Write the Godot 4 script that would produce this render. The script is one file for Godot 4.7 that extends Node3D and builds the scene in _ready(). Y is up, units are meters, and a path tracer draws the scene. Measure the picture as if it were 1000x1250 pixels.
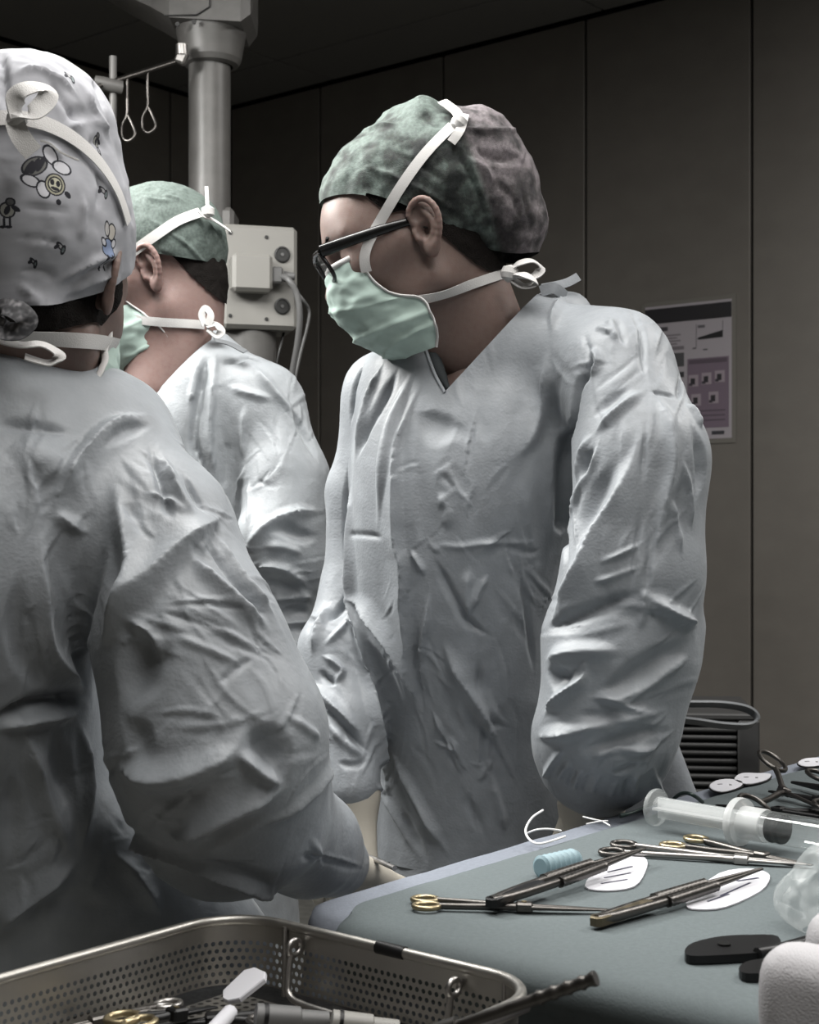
extends Node3D
# An operating theatre: three gowned people at work, an instrument table and a wire basket in front, a ceiling pendant behind.

var M := {}

func _ready() -> void:
	# ---- camera
	var cam := Camera3D.new()
	cam.name = "camera"
	cam.position = Vector3(0, EYE, 0)
	cam.near = 0.05
	cam.far = 40.0
	cam.projection = Camera3D.PROJECTION_FRUSTUM
	cam.size = 1250.0 / FOCAL * 0.05
	cam.frustum_offset = Vector2(0, 15.0 / FOCAL * 0.05)
	var lens := CameraAttributesPhysical.new()
	lens.frustum_focal_length = 50.0
	lens.frustum_focus_distance = 1.6
	lens.exposure_aperture = 16.0
	cam.attributes = lens
	add_child(cam)
	cam.current = true
	# ---- air and exposure: a closed room, no sky
	var env := Environment.new()
	env.background_mode = Environment.BG_COLOR
	env.background_color = Color(0.0, 0.0, 0.0)
	env.tonemap_mode = Environment.TONE_MAPPER_LINEAR
	env.tonemap_exposure = 0.74
	env.sdfgi_enabled = true
	env.ssao_enabled = true
	env.ssil_enabled = true
	var we := WorldEnvironment.new()
	we.name = "environment"
	we.environment = env
	add_child(we)
	# ---- lamps of the theatre (all above or beside the frame)
	theatre_lamp(Vector3(-0.34, 2.3, -1.72), Vector3(-0.15, 0.95, -1.85), 0.26, 2.4, "round surgical lamp hanging level between the three gowned people")
	theatre_lamp(Vector3(-1.05, 2.2, -2.2), Vector3(-0.16, 1.0, -1.92), 0.24, 6.0, "round surgical lamp tilted inwards beyond the bee print cap")
	ceiling_panel(Vector3(0.08, 2.985, -1.05), 1.2, 1.2, 4.8, "large square light panel set in the ceiling above the basket")
	ceiling_panel(Vector3(0.75, 2.985, 0.15), 1.2, 0.6, 3.6, "small light panel set in the ceiling over the near end of the table")
	ceiling_panel(room(-0.2, 2.985, 2.9), 1.2, 0.6, 8.5, "long light panel set in the ceiling near the panelled wall")

	materials()
	build_room()
	build_background()
	person_right()
	person_middle()
	person_left()
	build_table()
	build_instruments()
	build_basket()

func glow(c: Color, e: float) -> StandardMaterial3D:
	var m := StandardMaterial3D.new()
	m.albedo_color = Color(0.8, 0.8, 0.8)
	m.emission_enabled = true
	m.emission = c
	m.emission_energy_multiplier = e
	return m

func plain(c: Color, rough := 0.7, metal := 0.0, spec := 0.5) -> StandardMaterial3D:
	var m := StandardMaterial3D.new()
	m.albedo_color = c
	m.roughness = rough
	m.metallic = metal
	m.metallic_specular = spec
	return m

func area(called: String, where: Vector3, towards: Vector3, size: Vector2, energy: float, c: Color, parent: Node3D) -> void:
	var l := AreaLight3D.new()
	l.name = called
	l.area_size = size
	l.light_energy = energy
	l.light_color = c
	l.shadow_enabled = true
	l.area_range = 14.0
	l.area_attenuation = 2.0
	parent.add_child(l, true)
	l.look_at_from_position(where, where + towards, Vector3.UP if absf(towards.normalized().y) < 0.98 else Vector3.RIGHT)

func theatre_lamp(where: Vector3, target: Vector3, r: float, energy: float, label: String) -> void:
	var t := thing("surgical_lamp", label, "lamp", where)
	var dir := (target - where).normalized()
	var up := frame_for(-dir, Vector3.RIGHT)
	var tr := Transform3D(Basis(up.y, up.x, -up.z), where)
	var white := plain(Color(0.72, 0.73, 0.74), 0.35)
	put("housing", lathe_mesh([Vector2(r, 0.0), Vector2(r * 1.06, 0.01), Vector2(r * 1.06, 0.05), Vector2(r * 0.85, 0.1), Vector2(0.1, 0.13), Vector2(0, 0.13)], tr, 40), white, t)
	put("lamp_lens", lathe_mesh([Vector2(0, 0.004), Vector2(r * 0.97, 0.004)], tr, 40), glow(Color(1.0, 0.995, 0.98), 6.0), t)
	put("handle", lathe_mesh([Vector2(0, -0.14), Vector2(0.018, -0.135), Vector2(0.022, -0.05), Vector2(0.03, 0.0)], tr, 16), white, t)
	var top := Vector3(where.x - 0.45 * signf(target.x - where.x), 2.98, where.z + 0.15)
	put("arm", tube_mesh(curve(PackedVector3Array([where - dir * 0.12, where - dir * 0.12 + Vector3(0, 0.12, 0.05), Vector3(top.x, 2.62, top.z), top]), 6), 0.03, 12), white, t)
	area("lamp_light", where + dir * 0.012, dir, Vector2(r * 1.7, r * 1.7), energy, Color(1.0, 0.995, 0.98), t)

func ceiling_panel(where: Vector3, along: float, across: float, energy: float, label: String) -> void:
	var t := thing("ceiling_light", label, "ceiling light", where)
	put("frame", box_mesh(where, Vector3(along + 0.05, 0.03, across + 0.05), room_basis, 0.004), plain(Color(0.6, 0.6, 0.6), 0.5), t)
	put("light_diffuser", box_mesh(where - Vector3(0, 0.012, 0), Vector3(along, 0.012, across), room_basis), glow(Color(1.0, 0.98, 0.95), 1.5), t)
	var l := AreaLight3D.new()
	l.name = "panel_light"
	l.area_size = Vector2(along, across)
	l.light_energy = energy
	l.light_color = Color(1.0, 0.99, 0.975)
	l.shadow_enabled = true
	l.area_range = 14.0
	l.area_attenuation = 2.0
	t.add_child(l)
	l.global_transform = Transform3D(Basis(RA, RA.cross(Vector3.UP) * -1.0 * -1.0, Vector3.UP), where - Vector3(0, 0.022, 0))

# ---------------------------------------------------------------- measuring
# Sizes were read off the photograph: the lens has a focal length of 1800 px, the horizon lies at y = 640, the eye is 1.25 m up.
const EYE := 1.25
const FOCAL := 1800.0
const TABLE := 0.93

func at(px: float, py: float, d: float) -> Vector3:
	return Vector3((px - 500.0) / FOCAL * d, EYE - (py - 640.0) / FOCAL * d, -d)

func lev(px: float, py: float, h: float) -> Vector3:
	return at(px, py, (EYE - h) * FOCAL / (py - 640.0))

func tab(px: float, py: float, up := 0.0) -> Vector3:
	return lev(px, py, TABLE + up)

# room axes: rb runs straight away from us to the panelled wall, ra along that wall to the far corner
const RA := Vector3(-0.7755, 0.0, -0.6314)
const RB := Vector3(0.6314, 0.0, -0.7755)

func room(a: float, y: float, b: float) -> Vector3:
	return RA * a + RB * b + Vector3(0, y, 0)

var room_basis := Basis(RA, Vector3.UP, RA.cross(Vector3.UP))

# ---------------------------------------------------------------- things and parts
var used := {}

func numbered(called: String) -> String:
	if not used.has(called):
		used[called] = 0
		return called
	used[called] += 1
	return "%s_%03d" % [called, used[called]]

func tag(o: Node, label: String, category: String, group := "") -> void:
	o.set_meta("label", label)
	o.set_meta("category", category)
	if group != "":
		o.set_meta("group", group)

func thing(called: String, label: String, category: String, where := Vector3.ZERO, group := "") -> Node3D:
	var o := Node3D.new()
	o.name = numbered(called)
	o.position = where
	add_child(o)
	tag(o, label, category, group)
	return o

func put(called: String, mesh: Mesh, mat: Material, parent: Node3D = null) -> MeshInstance3D:
	var o := MeshInstance3D.new()
	o.mesh = mesh
	o.material_override = mat
	o.cast_shadow = GeometryInstance3D.SHADOW_CASTING_SETTING_ON
	if parent == null:
		o.name = numbered(called)
		add_child(o)
	else:
		o.name = called
		parent.add_child(o, true)
		# meshes are built in world space; a part keeps its place under its thing
		var p := parent
		var t := Transform3D()
		while p != self:
			t = p.transform * t
			p = p.get_parent()
		o.transform = t.affine_inverse()
	return o

func struct(called: String, mesh: Mesh, mat: Material) -> MeshInstance3D:
	var o := put(called, mesh, mat)
	o.set_meta("kind", "structure")
	return o

# ---------------------------------------------------------------- shapes
func mb(smooth := true) -> SurfaceTool:
	var st := SurfaceTool.new()
	st.begin(Mesh.PRIMITIVE_TRIANGLES)
	st.set_smooth_group(0 if smooth else -1)
	return st

func done(st: SurfaceTool) -> ArrayMesh:
	st.generate_normals()
	return st.commit()

func tri(st: SurfaceTool, a: Vector3, b: Vector3, c: Vector3) -> void:
	st.add_vertex(a)
	st.add_vertex(c)
	st.add_vertex(b)

func quad(st: SurfaceTool, a: Vector3, b: Vector3, c: Vector3, d: Vector3) -> void:
	tri(st, a, b, c)
	tri(st, a, c, d)

func box(st: SurfaceTool, c: Vector3, s: Vector3, bs := Basis(), bevel := 0.0) -> void:
	st.set_smooth_group(-1)
	var h := s * 0.5
	var e := minf(bevel, minf(h.x, minf(h.y, h.z)) * 0.9)
	for ax in 3:
		for sg in [-1.0, 1.0]:
			var u := (ax + 1) % 3
			var v := (ax + 2) % 3
			var p := []
			for k in [[-1, -1], [1, -1], [1, 1], [-1, 1]]:
				var q := Vector3()
				q[ax] = h[ax] * sg
				q[u] = (h[u] - e) * k[0]
				q[v] = (h[v] - e) * k[1]
				p.append(c + bs * q)
			if sg > 0:
				quad(st, p[0], p[1], p[2], p[3])
			else:
				quad(st, p[3], p[2], p[1], p[0])
	if e <= 0.0:
		return
	for ax in 3:
		var u := (ax + 1) % 3
		var v := (ax + 2) % 3
		for su in [-1.0, 1.0]:
			for sv in [-1.0, 1.0]:
				var p := []
				for k in [[-1, 0], [1, 0], [1, 1], [-1, 1]]:
					var q := Vector3()
					q[ax] = (h[ax] - e) * k[0]
					q[u] = (h[u] if k[1] == 0 else h[u] - e) * su
					q[v] = (h[v] - e if k[1] == 0 else h[v]) * sv
					p.append(c + bs * q)
				if su * sv > 0:
					quad(st, p[0], p[1], p[2], p[3])
				else:
					quad(st, p[3], p[2], p[1], p[0])
	for sx in [-1.0, 1.0]:
		for sy in [-1.0, 1.0]:
			for sz in [-1.0, 1.0]:
				var a := c + bs * Vector3(h.x * sx, (h.y - e) * sy, (h.z - e) * sz)
				var b := c + bs * Vector3((h.x - e) * sx, h.y * sy, (h.z - e) * sz)
				var d := c + bs * Vector3((h.x - e) * sx, (h.y - e) * sy, h.z * sz)
				if sx * sy * sz > 0:
					tri(st, a, b, d)
				else:
					tri(st, a, d, b)

func box_mesh(c: Vector3, s: Vector3, bs := Basis(), bevel := 0.0) -> ArrayMesh:
	var st := mb(false)
	box(st, c, s, bs, bevel)
	return done(st)

func frame_for(dir: Vector3, up := Vector3.UP) -> Basis:
	# x along dir, y as near to up as can be
	var x := dir.normalized()
	if absf(x.dot(up)) > 0.999:
		up = Vector3.RIGHT
	var z := x.cross(up).normalized()
	return Basis(x, z.cross(x), z)

# a tube along pts; radii one number or one each; flat squeezes it along the side given by up
func tube(st: SurfaceTool, pts: PackedVector3Array, radii, sides := 8, closed := false, flat := 1.0, up := Vector3.UP, smooth := true) -> void:
	st.set_smooth_group(0 if smooth else -1)
	var n := pts.size()
	var rings := []
	var prev := Vector3()
	for i in n:
		var t: Vector3
		if closed:
			t = pts[(i + 1) % n] - pts[(i - 1 + n) % n]
		else:
			t = pts[mini(i + 1, n - 1)] - pts[maxi(i - 1, 0)]
		t = t.normalized()
		var y := up if i == 0 else prev
		y = (y - t * y.dot(t))
		if y.length() < 0.01:
			y = Vector3.RIGHT - t * t.x
		y = y.normalized()
		prev = y
		var z := t.cross(y)
		var r: float = radii if (radii is float or radii is int) else radii[i]
		var ring := PackedVector3Array()
		for k in sides:
			var a := TAU * k / sides
			ring.append(pts[i] + y * (cos(a) * r * flat) + z * (sin(a) * r))
		rings.append(ring)
	for i in (n if closed else n - 1):
		var p: PackedVector3Array = rings[i]
		var q: PackedVector3Array = rings[(i + 1) % n]
		for k in sides:
			var m := (k + 1) % sides
			quad(st, p[k], p[m], q[m], q[k])
	if not closed:
		st.set_smooth_group(-1)
		for k in sides:
			var m := (k + 1) % sides
			tri(st, pts[0], rings[0][m], rings[0][k])
			tri(st, pts[n - 1], rings[n - 1][k], rings[n - 1][m])

func tube_mesh(pts: PackedVector3Array, radii, sides := 8, closed := false, flat := 1.0, up := Vector3.UP) -> ArrayMesh:
	var st := mb()
	tube(st, pts, radii, sides, closed, flat, up)
	return done(st)

# profile: Vector2(radius, height) from bottom to top, turned about the y axis of t
func lathe(st: SurfaceTool, profile: Array, t: Transform3D, sides := 24, smooth := true) -> void:
	for j in profile.size() - 1:
		st.set_smooth_group((j % 30) + 1 if smooth else -1)
		var a: Vector2 = profile[j]
		var b: Vector2 = profile[j + 1]
		for k in sides:
			var u := TAU * k / sides
			var v := TAU * (k + 1) / sides
			var p0 := t * Vector3(cos(u) * a.x, a.y, sin(u) * a.x)
			var p1 := t * Vector3(cos(v) * a.x, a.y, sin(v) * a.x)
			var p2 := t * Vector3(cos(v) * b.x, b.y, sin(v) * b.x)
			var p3 := t * Vector3(cos(u) * b.x, b.y, sin(u) * b.x)
			if a.x < 1e-6:
				tri(st, p0, p3, p2)
			elif b.x < 1e-6:
				tri(st, p0, p3, p1)
			else:
				quad(st, p0, p3, p2, p1)

func lathe_mesh(profile: Array, t: Transform3D, sides := 24) -> ArrayMesh:
	var st := mb()
	lathe(st, profile, t, sides)
	return done(st)

# a flat outline in the xz plane of t, given a thickness along y and a small chamfer
func prism(st: SurfaceTool, outline: PackedVector2Array, thick: float, t: Transform3D, chamfer := 0.0) -> void:
	st.set_smooth_group(-1)
	if not Geometry2D.is_polygon_clockwise(outline):
		outline.reverse()
	var top := outline
	if chamfer > 0.0:
		var off := Geometry2D.offset_polygon(outline, -chamfer)
		if off.size() == 1 and off[0].size() == outline.size():
			# match each corner with its nearest
			top = PackedVector2Array()
			for p in outline:
				var best: Vector2 = off[0][0]
				for q: Vector2 in off[0]:
					if p.distance_squared_to(q) < p.distance_squared_to(best):
						best = q
				top.append(best)
		else:
			chamfer = 0.0
	var ix := Geometry2D.triangulate_polygon(top)
	var n := outline.size()
	for i in range(0, ix.size(), 3):
		var a := top[ix[i]]
		var b := top[ix[i + 1]]
		var c := top[ix[i + 2]]
		if (b - a).cross(c - a) > 0:
			var w := b
			b = c
			c = w
		tri(st, t * Vector3(a.x, thick, a.y), t * Vector3(b.x, thick, b.y), t * Vector3(c.x, thick, c.y))
	var ib := Geometry2D.triangulate_polygon(outline)
	for i in range(0, ib.size(), 3):
		var a := outline[ib[i]]
		var b := outline[ib[i + 1]]
		var c := outline[ib[i + 2]]
		if (b - a).cross(c - a) < 0:
			var w := b
			b = c
			c = w
		tri(st, t * Vector3(a.x, 0, a.y), t * Vector3(b.x, 0, b.y), t * Vector3(c.x, 0, c.y))
	for i in n:
		var j := (i + 1) % n
		var a := outline[i]
		var b := outline[j]
		var h := thick - chamfer
		quad(st, t * Vector3(a.x, 0, a.y), t * Vector3(b.x, 0, b.y), t * Vector3(b.x, h, b.y), t * Vector3(a.x, h, a.y))
		if chamfer > 0.0:
			quad(st, t * Vector3(a.x, h, a.y), t * Vector3(b.x, h, b.y), t * Vector3(top[j].x, thick, top[j].y), t * Vector3(top[i].x, thick, top[i].y))

func prism_mesh(outline: PackedVector2Array, thick: float, t: Transform3D, chamfer := 0.0) -> ArrayMesh:
	var st := mb(false)
	prism(st, outline, thick, t, chamfer)
	return done(st)

# a flat band along pts, width across, standing off along nrm (one each)
func ribbon(st: SurfaceTool, pts: PackedVector3Array, nrm: PackedVector3Array, width: float, thick := 0.0008) -> void:
	var n := pts.size()
	var rows := []
	for i in n:
		var t := (pts[mini(i + 1, n - 1)] - pts[maxi(i - 1, 0)]).normalized()
		var m := (nrm[i] - t * nrm[i].dot(t)).normalized()
		var s := t.cross(m) * width * 0.5
		var o := m * thick
		var bow := m * width * 0.03
		rows.append([pts[i] - s, pts[i] + bow, pts[i] + s, pts[i] + s + o, pts[i] + o + bow, pts[i] - s + o])
	for k in 6:
		var l := (k + 1) % 6
		st.set_smooth_group(1 if k < 2 else (2 if k == 3 or k == 4 else 3 + k))
		for i in n - 1:
			quad(st, rows[i][k], rows[i][l], rows[i + 1][l], rows[i + 1][k])

func curve(ctrl: PackedVector3Array, steps := 6, closed := false) -> PackedVector3Array:
	# Catmull-Rom through the given points
	var out := PackedVector3Array()
	var n := ctrl.size()
	for i in (n if closed else n - 1):
		var p0 := ctrl[(i - 1 + n) % n] if closed else ctrl[maxi(i - 1, 0)]
		var p1 := ctrl[i]
		var p2 := ctrl[(i + 1) % n]
		var p3 := ctrl[(i + 2) % n] if closed else ctrl[mini(i + 2, n - 1)]
		for s in steps:
			out.append(p1.cubic_interpolate(p2, p0, p3, float(s) / steps))
	if not closed:
		out.append(ctrl[n - 1])
	return out

# ---------------------------------------------------------------- soft bodies: a distance field, meshed as surface nets
class Field:
	var kind := PackedInt32Array()   # 0 tapered capsule, 1 ellipsoid, 2 standing loft
	var pa := PackedVector3Array()
	var pb := PackedVector3Array()
	var ra := PackedFloat32Array()
	var rb := PackedFloat32Array()
	var kk := PackedFloat32Array()
	var op := PackedInt32Array()     # 0 joins, 1 takes away
	var inv: Array[Basis] = []
	var rad := PackedVector3Array()
	var lofts := []
	var lo := Vector3(1e9, 1e9, 1e9)
	var hi := Vector3(-1e9, -1e9, -1e9)
	var act := PackedInt32Array()

	func _more(k: int, a: Vector3, b: Vector3, r1: float, r2: float, soft: float, o: int, bs: Basis, r3: Vector3) -> void:
		kind.append(k); pa.append(a); pb.append(b); ra.append(r1); rb.append(r2); kk.append(soft); op.append(o); inv.append(bs); rad.append(r3)
		act.append(act.size())

	func _grow(p: Vector3, r: float) -> void:
		lo = lo.min(p - Vector3(r, r, r))
		hi = hi.max(p + Vector3(r, r, r))

	# squash < 1 makes the limb thinner along axis
	func cap(a: Vector3, r1: float, b: Vector3, r2: float, soft := 0.03, o := 0, axis := Vector3.ZERO, squash := 1.0) -> Field:
		_more(0, a, b, r1, r2, soft, o, Basis(), axis.normalized() * (1.0 / squash - 1.0) if squash != 1.0 else Vector3.ZERO)
		if o == 0:
			_grow(a, r1); _grow(b, r2)
		return self

	func ell(c: Vector3, r: Vector3, bs := Basis(), soft := 0.03, o := 0) -> Field:
		_more(1, c, c, 0, 0, soft, o, bs.transposed(), r)
		if o == 0:
			_grow(c, maxf(r.x, maxf(r.y, r.z)))
		return self

	func block(c: Vector3, half: Vector3, round_: float, bs := Basis(), soft := 0.01, o := 0) -> Field:
		_more(3, c, c, round_, 0, soft, o, bs.transposed(), half)
		if o == 0:
			_grow(c, half.length())
		return self

	# rows: [y, cx, cz, rx, rz] from top to bottom
	func loft(rows: Array, soft := 0.03) -> Field:
		var y1: float = rows[0][0]
		var y0: float = rows[rows.size() - 1][0]
		var n := int((y1 - y0) / 0.01) + 2
		var lut := PackedFloat32Array()
		for i in n:
			var y := y0 + 0.01 * i
			var j := 0
			while j < rows.size() - 2 and rows[j + 1][0] > y:
				j += 1
			var a: Array = rows[j]
			var b: Array = rows[j + 1]
			var pre: Array = rows[maxi(j - 1, 0)]
			var post: Array = rows[mini(j + 2, rows.size() - 1)]
			var t: float = clampf((a[0] - y) / (a[0] - b[0]), 0, 1)
			for c in range(1, 5):
				lut.append(cubic_interpolate(a[c], b[c], pre[c], post[c], t))
			_grow(Vector3(lut[i * 4], y, lut[i * 4 + 1]), 0.0)
			lo = lo.min(Vector3(lut[i * 4] - lut[i * 4 + 2], y, lut[i * 4 + 1] - lut[i * 4 + 3]))
			hi = hi.max(Vector3(lut[i * 4] + lut[i * 4 + 2], y, lut[i * 4 + 1] + lut[i * 4 + 3]))
		_more(2, Vector3(0, y0, 0), Vector3(0, y1, 0), lofts.size(), n, soft, 0, Basis(), Vector3.ZERO)
		lofts.append(lut)
		return self

	func one(i: int, p: Vector3) -> float:
		match kind[i]:
			0:
				var q := p - pa[i]
				var ba := pb[i] - pa[i]
				var h := clampf(q.dot(ba) / maxf(ba.length_squared(), 1e-9), 0.0, 1.0)
				var w := q - ba * h
				var ax := rad[i]
				if ax != Vector3.ZERO:
					var l := ax.length()
					w += ax * (w.dot(ax) / l)
				return w.length() - lerpf(ra[i], rb[i], h)
			1:
				var q := inv[i] * (p - pa[i])
				var r := rad[i]
				var u := q / r
				var k0 := u.length()
				var k1 := (u / r).length()
				return k0 * (k0 - 1.0) / maxf(k1, 1e-6)
			3:
				var q := (inv[i] * (p - pa[i])).abs() - rad[i] + Vector3(ra[i], ra[i], ra[i])
				return q.max(Vector3.ZERO).length() + minf(maxf(q.x, maxf(q.y, q.z)), 0.0) - ra[i]
			_:
				var lut: PackedFloat32Array = lofts[int(ra[i])]
				var f := clampf((p.y - pa[i].y) * 100.0, 0.0, rb[i] - 1.01)
				var j := int(f)
				var t := f - j
				j *= 4
				var rx := lerpf(lut[j + 2], lut[j + 6], t)
				var rz := lerpf(lut[j + 3], lut[j + 7], t)
				var ux := (p.x - lerpf(lut[j], lut[j + 4], t)) / rx
				var uz := (p.z - lerpf(lut[j + 1], lut[j + 5], t)) / rz
				var d := (sqrt(ux * ux + uz * uz) - 1.0) * minf(rx, rz)
				return maxf(d, maxf(p.y - pb[i].y, pa[i].y - p.y))

	func val(p: Vector3) -> float:
		var d := 1e3
		for i in act:
			var e := one(i, p)
			var k := kk[i]
			if op[i] == 0:
				var h := maxf(k - absf(d - e), 0.0)
				d = minf(d, e) - h * h * 0.25 / k
			else:
				e = -e
				var h := maxf(k - absf(d - e), 0.0)
				d = maxf(d, e) + h * h * 0.25 / k
		return d

	func all() -> void:
		act.clear()
		for i in kind.size():
			act.append(i)

	func near(c: Vector3, r: float) -> void:
		# keep only the pieces that can matter within r of c
		all()
		var ds := PackedFloat32Array()
		var m := 1e3
		for i in kind.size():
			var e := one(i, c)
			ds.append(e)
			if op[i] == 0:
				m = minf(m, e)
		act.clear()
		for i in kind.size():
			if op[i] == 0:
				if ds[i] < m + 2.2 * r + kk[i]:
					act.append(i)
			elif ds[i] < 2.0 * r + kk[i]:
				act.append(i)

	# first point on the surface seen along the ray
	func hit(from: Vector3, dir: Vector3) -> Vector3:
		all()
		var t := 0.3
		var best := 1e3
		var where := from + dir
		for s in 90:
			var p := from + dir * t
			var d := val(p)
			if d < best:
				best = d
				where = p
			if d < 0.0006:
				break
			t += maxf(d * 0.7, 0.0006)
			if t > 4.0:
				break
		return where

	func grad(p: Vector3) -> Vector3:
		const E := 0.004
		return Vector3(val(p + Vector3(E, 0, 0)) - val(p - Vector3(E, 0, 0)), val(p + Vector3(0, E, 0)) - val(p - Vector3(0, E, 0)), val(p + Vector3(0, 0, E)) - val(p - Vector3(0, 0, E))).normalized()


class Shell:
	var v := PackedVector3Array()
	var q := PackedInt32Array()     # four corners each
	var n := PackedVector3Array()
	var col := PackedColorArray()
	var uv := PackedVector2Array()

	static func net(f: Field, cell: float, lo_in := Vector3(-99, -99, -99), hi_in := Vector3(99, 99, 99)) -> Shell:
		var s := Shell.new()
		var lo := f.lo.max(lo_in) - Vector3(cell, cell, cell) * 2.0
		var hi := f.hi.min(hi_in) + Vector3(cell, cell, cell) * 2.0
		const B := 6
		const W := 7
		var nb := Vector3i(((hi - lo) / (cell * B)).ceil())
		var size := cell * B
		var half := Vector3(size, size, size) * 0.5
		var reach := half.length()
		var ids := {}
		var edges := PackedInt64Array()
		var sy := nb.x * B + 2
		var sz := sy * (nb.y * B + 2)
		var g := PackedFloat32Array()
		g.resize(W * W * W)
		var dx := [0, 1, 0, 1, 0, 1, 0, 1]
		var dy := [0, 0, 1, 1, 0, 0, 1, 1]
		var dz := [0, 0, 0, 0, 1, 1, 1, 1]
		var ea := [0, 2, 4, 6, 0, 1, 4, 5, 0, 1, 2, 3]
		var eb := [1, 3, 5, 7, 2, 3, 6, 7, 4, 5, 6, 7]
		var c8 := PackedFloat32Array()
		c8.resize(8)
		for bz in nb.z:
			for by in nb.y:
				for bx in nb.x:
					var o := lo + Vector3(bx, by, bz) * size
					f.near(o + half, reach)
					if f.act.is_empty():
						continue
					if absf(f.val(o + half)) > reach * 1.35 + 0.01:
						continue
					var i := 0
					var pos := false
					var neg := false
					for z in W:
						for y in W:
							for x in W:
								var d := f.val(o + Vector3(x, y, z) * cell)
								g[i] = d
								i += 1
								if d < 0.0:
									neg = true
								else:
									pos = true
					if not (pos and neg):
						continue
					for z in B:
						for y in B:
							for x in B:
								var at0 := x + y * W + z * W * W
								var m := 0
								for c in 8:
									var d := g[at0 + dx[c] + dy[c] * W + dz[c] * W * W]
									c8[c] = d
									if d < 0.0:
										m += 1
								if m == 0 or m == 8:
									continue
								var p := Vector3()
								var cnt := 0
								for e in 12:
									var a := c8[ea[e]]
									var b := c8[eb[e]]
									if (a < 0.0) != (b < 0.0):
										var t := a / (a - b)
										var ia: int = ea[e]
										var ib: int = eb[e]
										p += Vector3(lerpf(dx[ia], dx[ib], t), lerpf(dy[ia], dy[ib], t), lerpf(dz[ia], dz[ib], t))
										cnt += 1
								p = o + (Vector3(x, y, z) + p / cnt) * cell
								var gx := bx * B + x + 1
								var gy := by * B + y + 1
								var gz := bz * B + z + 1
								var key := gx + gy * sy + gz * sz
								ids[key] = s.v.size()
								s.v.append(p)
								var s0 := c8[0] < 0.0
								if s0 != (c8[1] < 0.0):
									edges.append(key * 8 + 0 + (4 if s0 else 0))
								if s0 != (c8[2] < 0.0):
									edges.append(key * 8 + 1 + (4 if s0 else 0))
								if s0 != (c8[4] < 0.0):
									edges.append(key * 8 + 2 + (4 if s0 else 0))
		var step := [1, sy, sz]
		for e in edges:
			var key := e >> 3
			var ax := e & 3
			var u: int = step[(ax + 1) % 3]
			var w: int = step[(ax + 2) % 3]
			if not (ids.has(key - u) and ids.has(key - w) and ids.has(key - u - w)):
				continue
			var a: int = ids[key]
			var b: int = ids[key - u]
			var c: int = ids[key - u - w]
			var d: int = ids[key - w]
			if e & 4:
				s.q.append_array([a, b, c, d])
			else:
				s.q.append_array([a, d, c, b])
		return s

	func relax(times := 1, share := 0.5) -> Shell:
		for k in times:
			var sum := PackedVector3Array()
			sum.resize(v.size())
			var cnt := PackedInt32Array()
			cnt.resize(v.size())
			for i in range(0, q.size(), 4):
				for j in 4:
					var a := q[i + j]
					var b := q[i + (j + 1) % 4]
					sum[a] += v[b]
					sum[b] += v[a]
					cnt[a] += 1
					cnt[b] += 1
			for i in v.size():
				if cnt[i] > 0:
					v[i] = v[i].lerp(sum[i] / cnt[i], share)
		return self

	func split() -> Shell:
		var mid := {}
		var nq := PackedInt32Array()
		var nv := v.size()
		var m := [0, 0, 0, 0]
		for i in range(0, q.size(), 4):
			for j in 4:
				var a := q[i + j]
				var b := q[i + (j + 1) % 4]
				var key := mini(a, b) * nv + maxi(a, b)
				if mid.has(key):
					m[j] = mid[key]
				else:
					mid[key] = v.size()
					m[j] = v.size()
					v.append((v[a] + v[b]) * 0.5)
			var c := v.size()
			v.append((v[q[i]] + v[q[i + 1]] + v[q[i + 2]] + v[q[i + 3]]) * 0.25)
			for j in 4:
				nq.append(q[i + j])
				nq.append(m[j])
				nq.append(c)
				nq.append(m[(j + 3) % 4])
		q = nq
		return self

	func normals() -> Shell:
		n.resize(v.size())
		n.fill(Vector3.ZERO)
		for i in range(0, q.size(), 4):
			var a := q[i]
			var b := q[i + 1]
			var c := q[i + 2]
			var d := q[i + 3]
			var w := (v[c] - v[a]).cross(v[d] - v[b])
			n[a] += w
			n[b] += w
			n[c] += w
			n[d] += w
		for i in n.size():
			n[i] = n[i].normalized()
		return self

	# keeps what lies where keep > 0 and draws the rim onto keep = 0
	func cut(keep: Callable) -> Shell:
		var k := PackedFloat32Array()
		k.resize(v.size())
		for i in v.size():
			k[i] = keep.call(v[i])
		var nq := PackedInt32Array()
		for i in range(0, q.size(), 4):
			var pos := 0
			for j in 4:
				if k[q[i + j]] > 0.0:
					pos += 1
			if pos > 0:
				for j in 4:
					nq.append(q[i + j])
		q = nq
		var seen := {}
		const E := 0.002
		for i in q:
			if k[i] < 0.0 and not seen.has(i):
				seen[i] = true
				for r in 3:
					var p := v[i]
					var c: float = keep.call(p)
					var g := Vector3(keep.call(p + Vector3(E, 0, 0)) - c, keep.call(p + Vector3(0, E, 0)) - c, keep.call(p + Vector3(0, 0, E)) - c) / E
					# slide along the cloth, not through it
					if n.size() == v.size():
						var gn := g - n[i] * g.dot(n[i])
						if gn.length_squared() > 0.05:
							g = gn
					v[i] = p - g * (c / maxf(g.length_squared(), 0.05))
		return self

	# drops what lies below low or behind
	func trim(low: float, behind: float) -> void:
		var nq := PackedInt32Array()
		for i in range(0, q.size(), 4):
			var c := v[q[i]]
			if c.y > low and c.z > behind:
				nq.append(q[i]); nq.append(q[i + 1]); nq.append(q[i + 2]); nq.append(q[i + 3])
		q = nq

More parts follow.
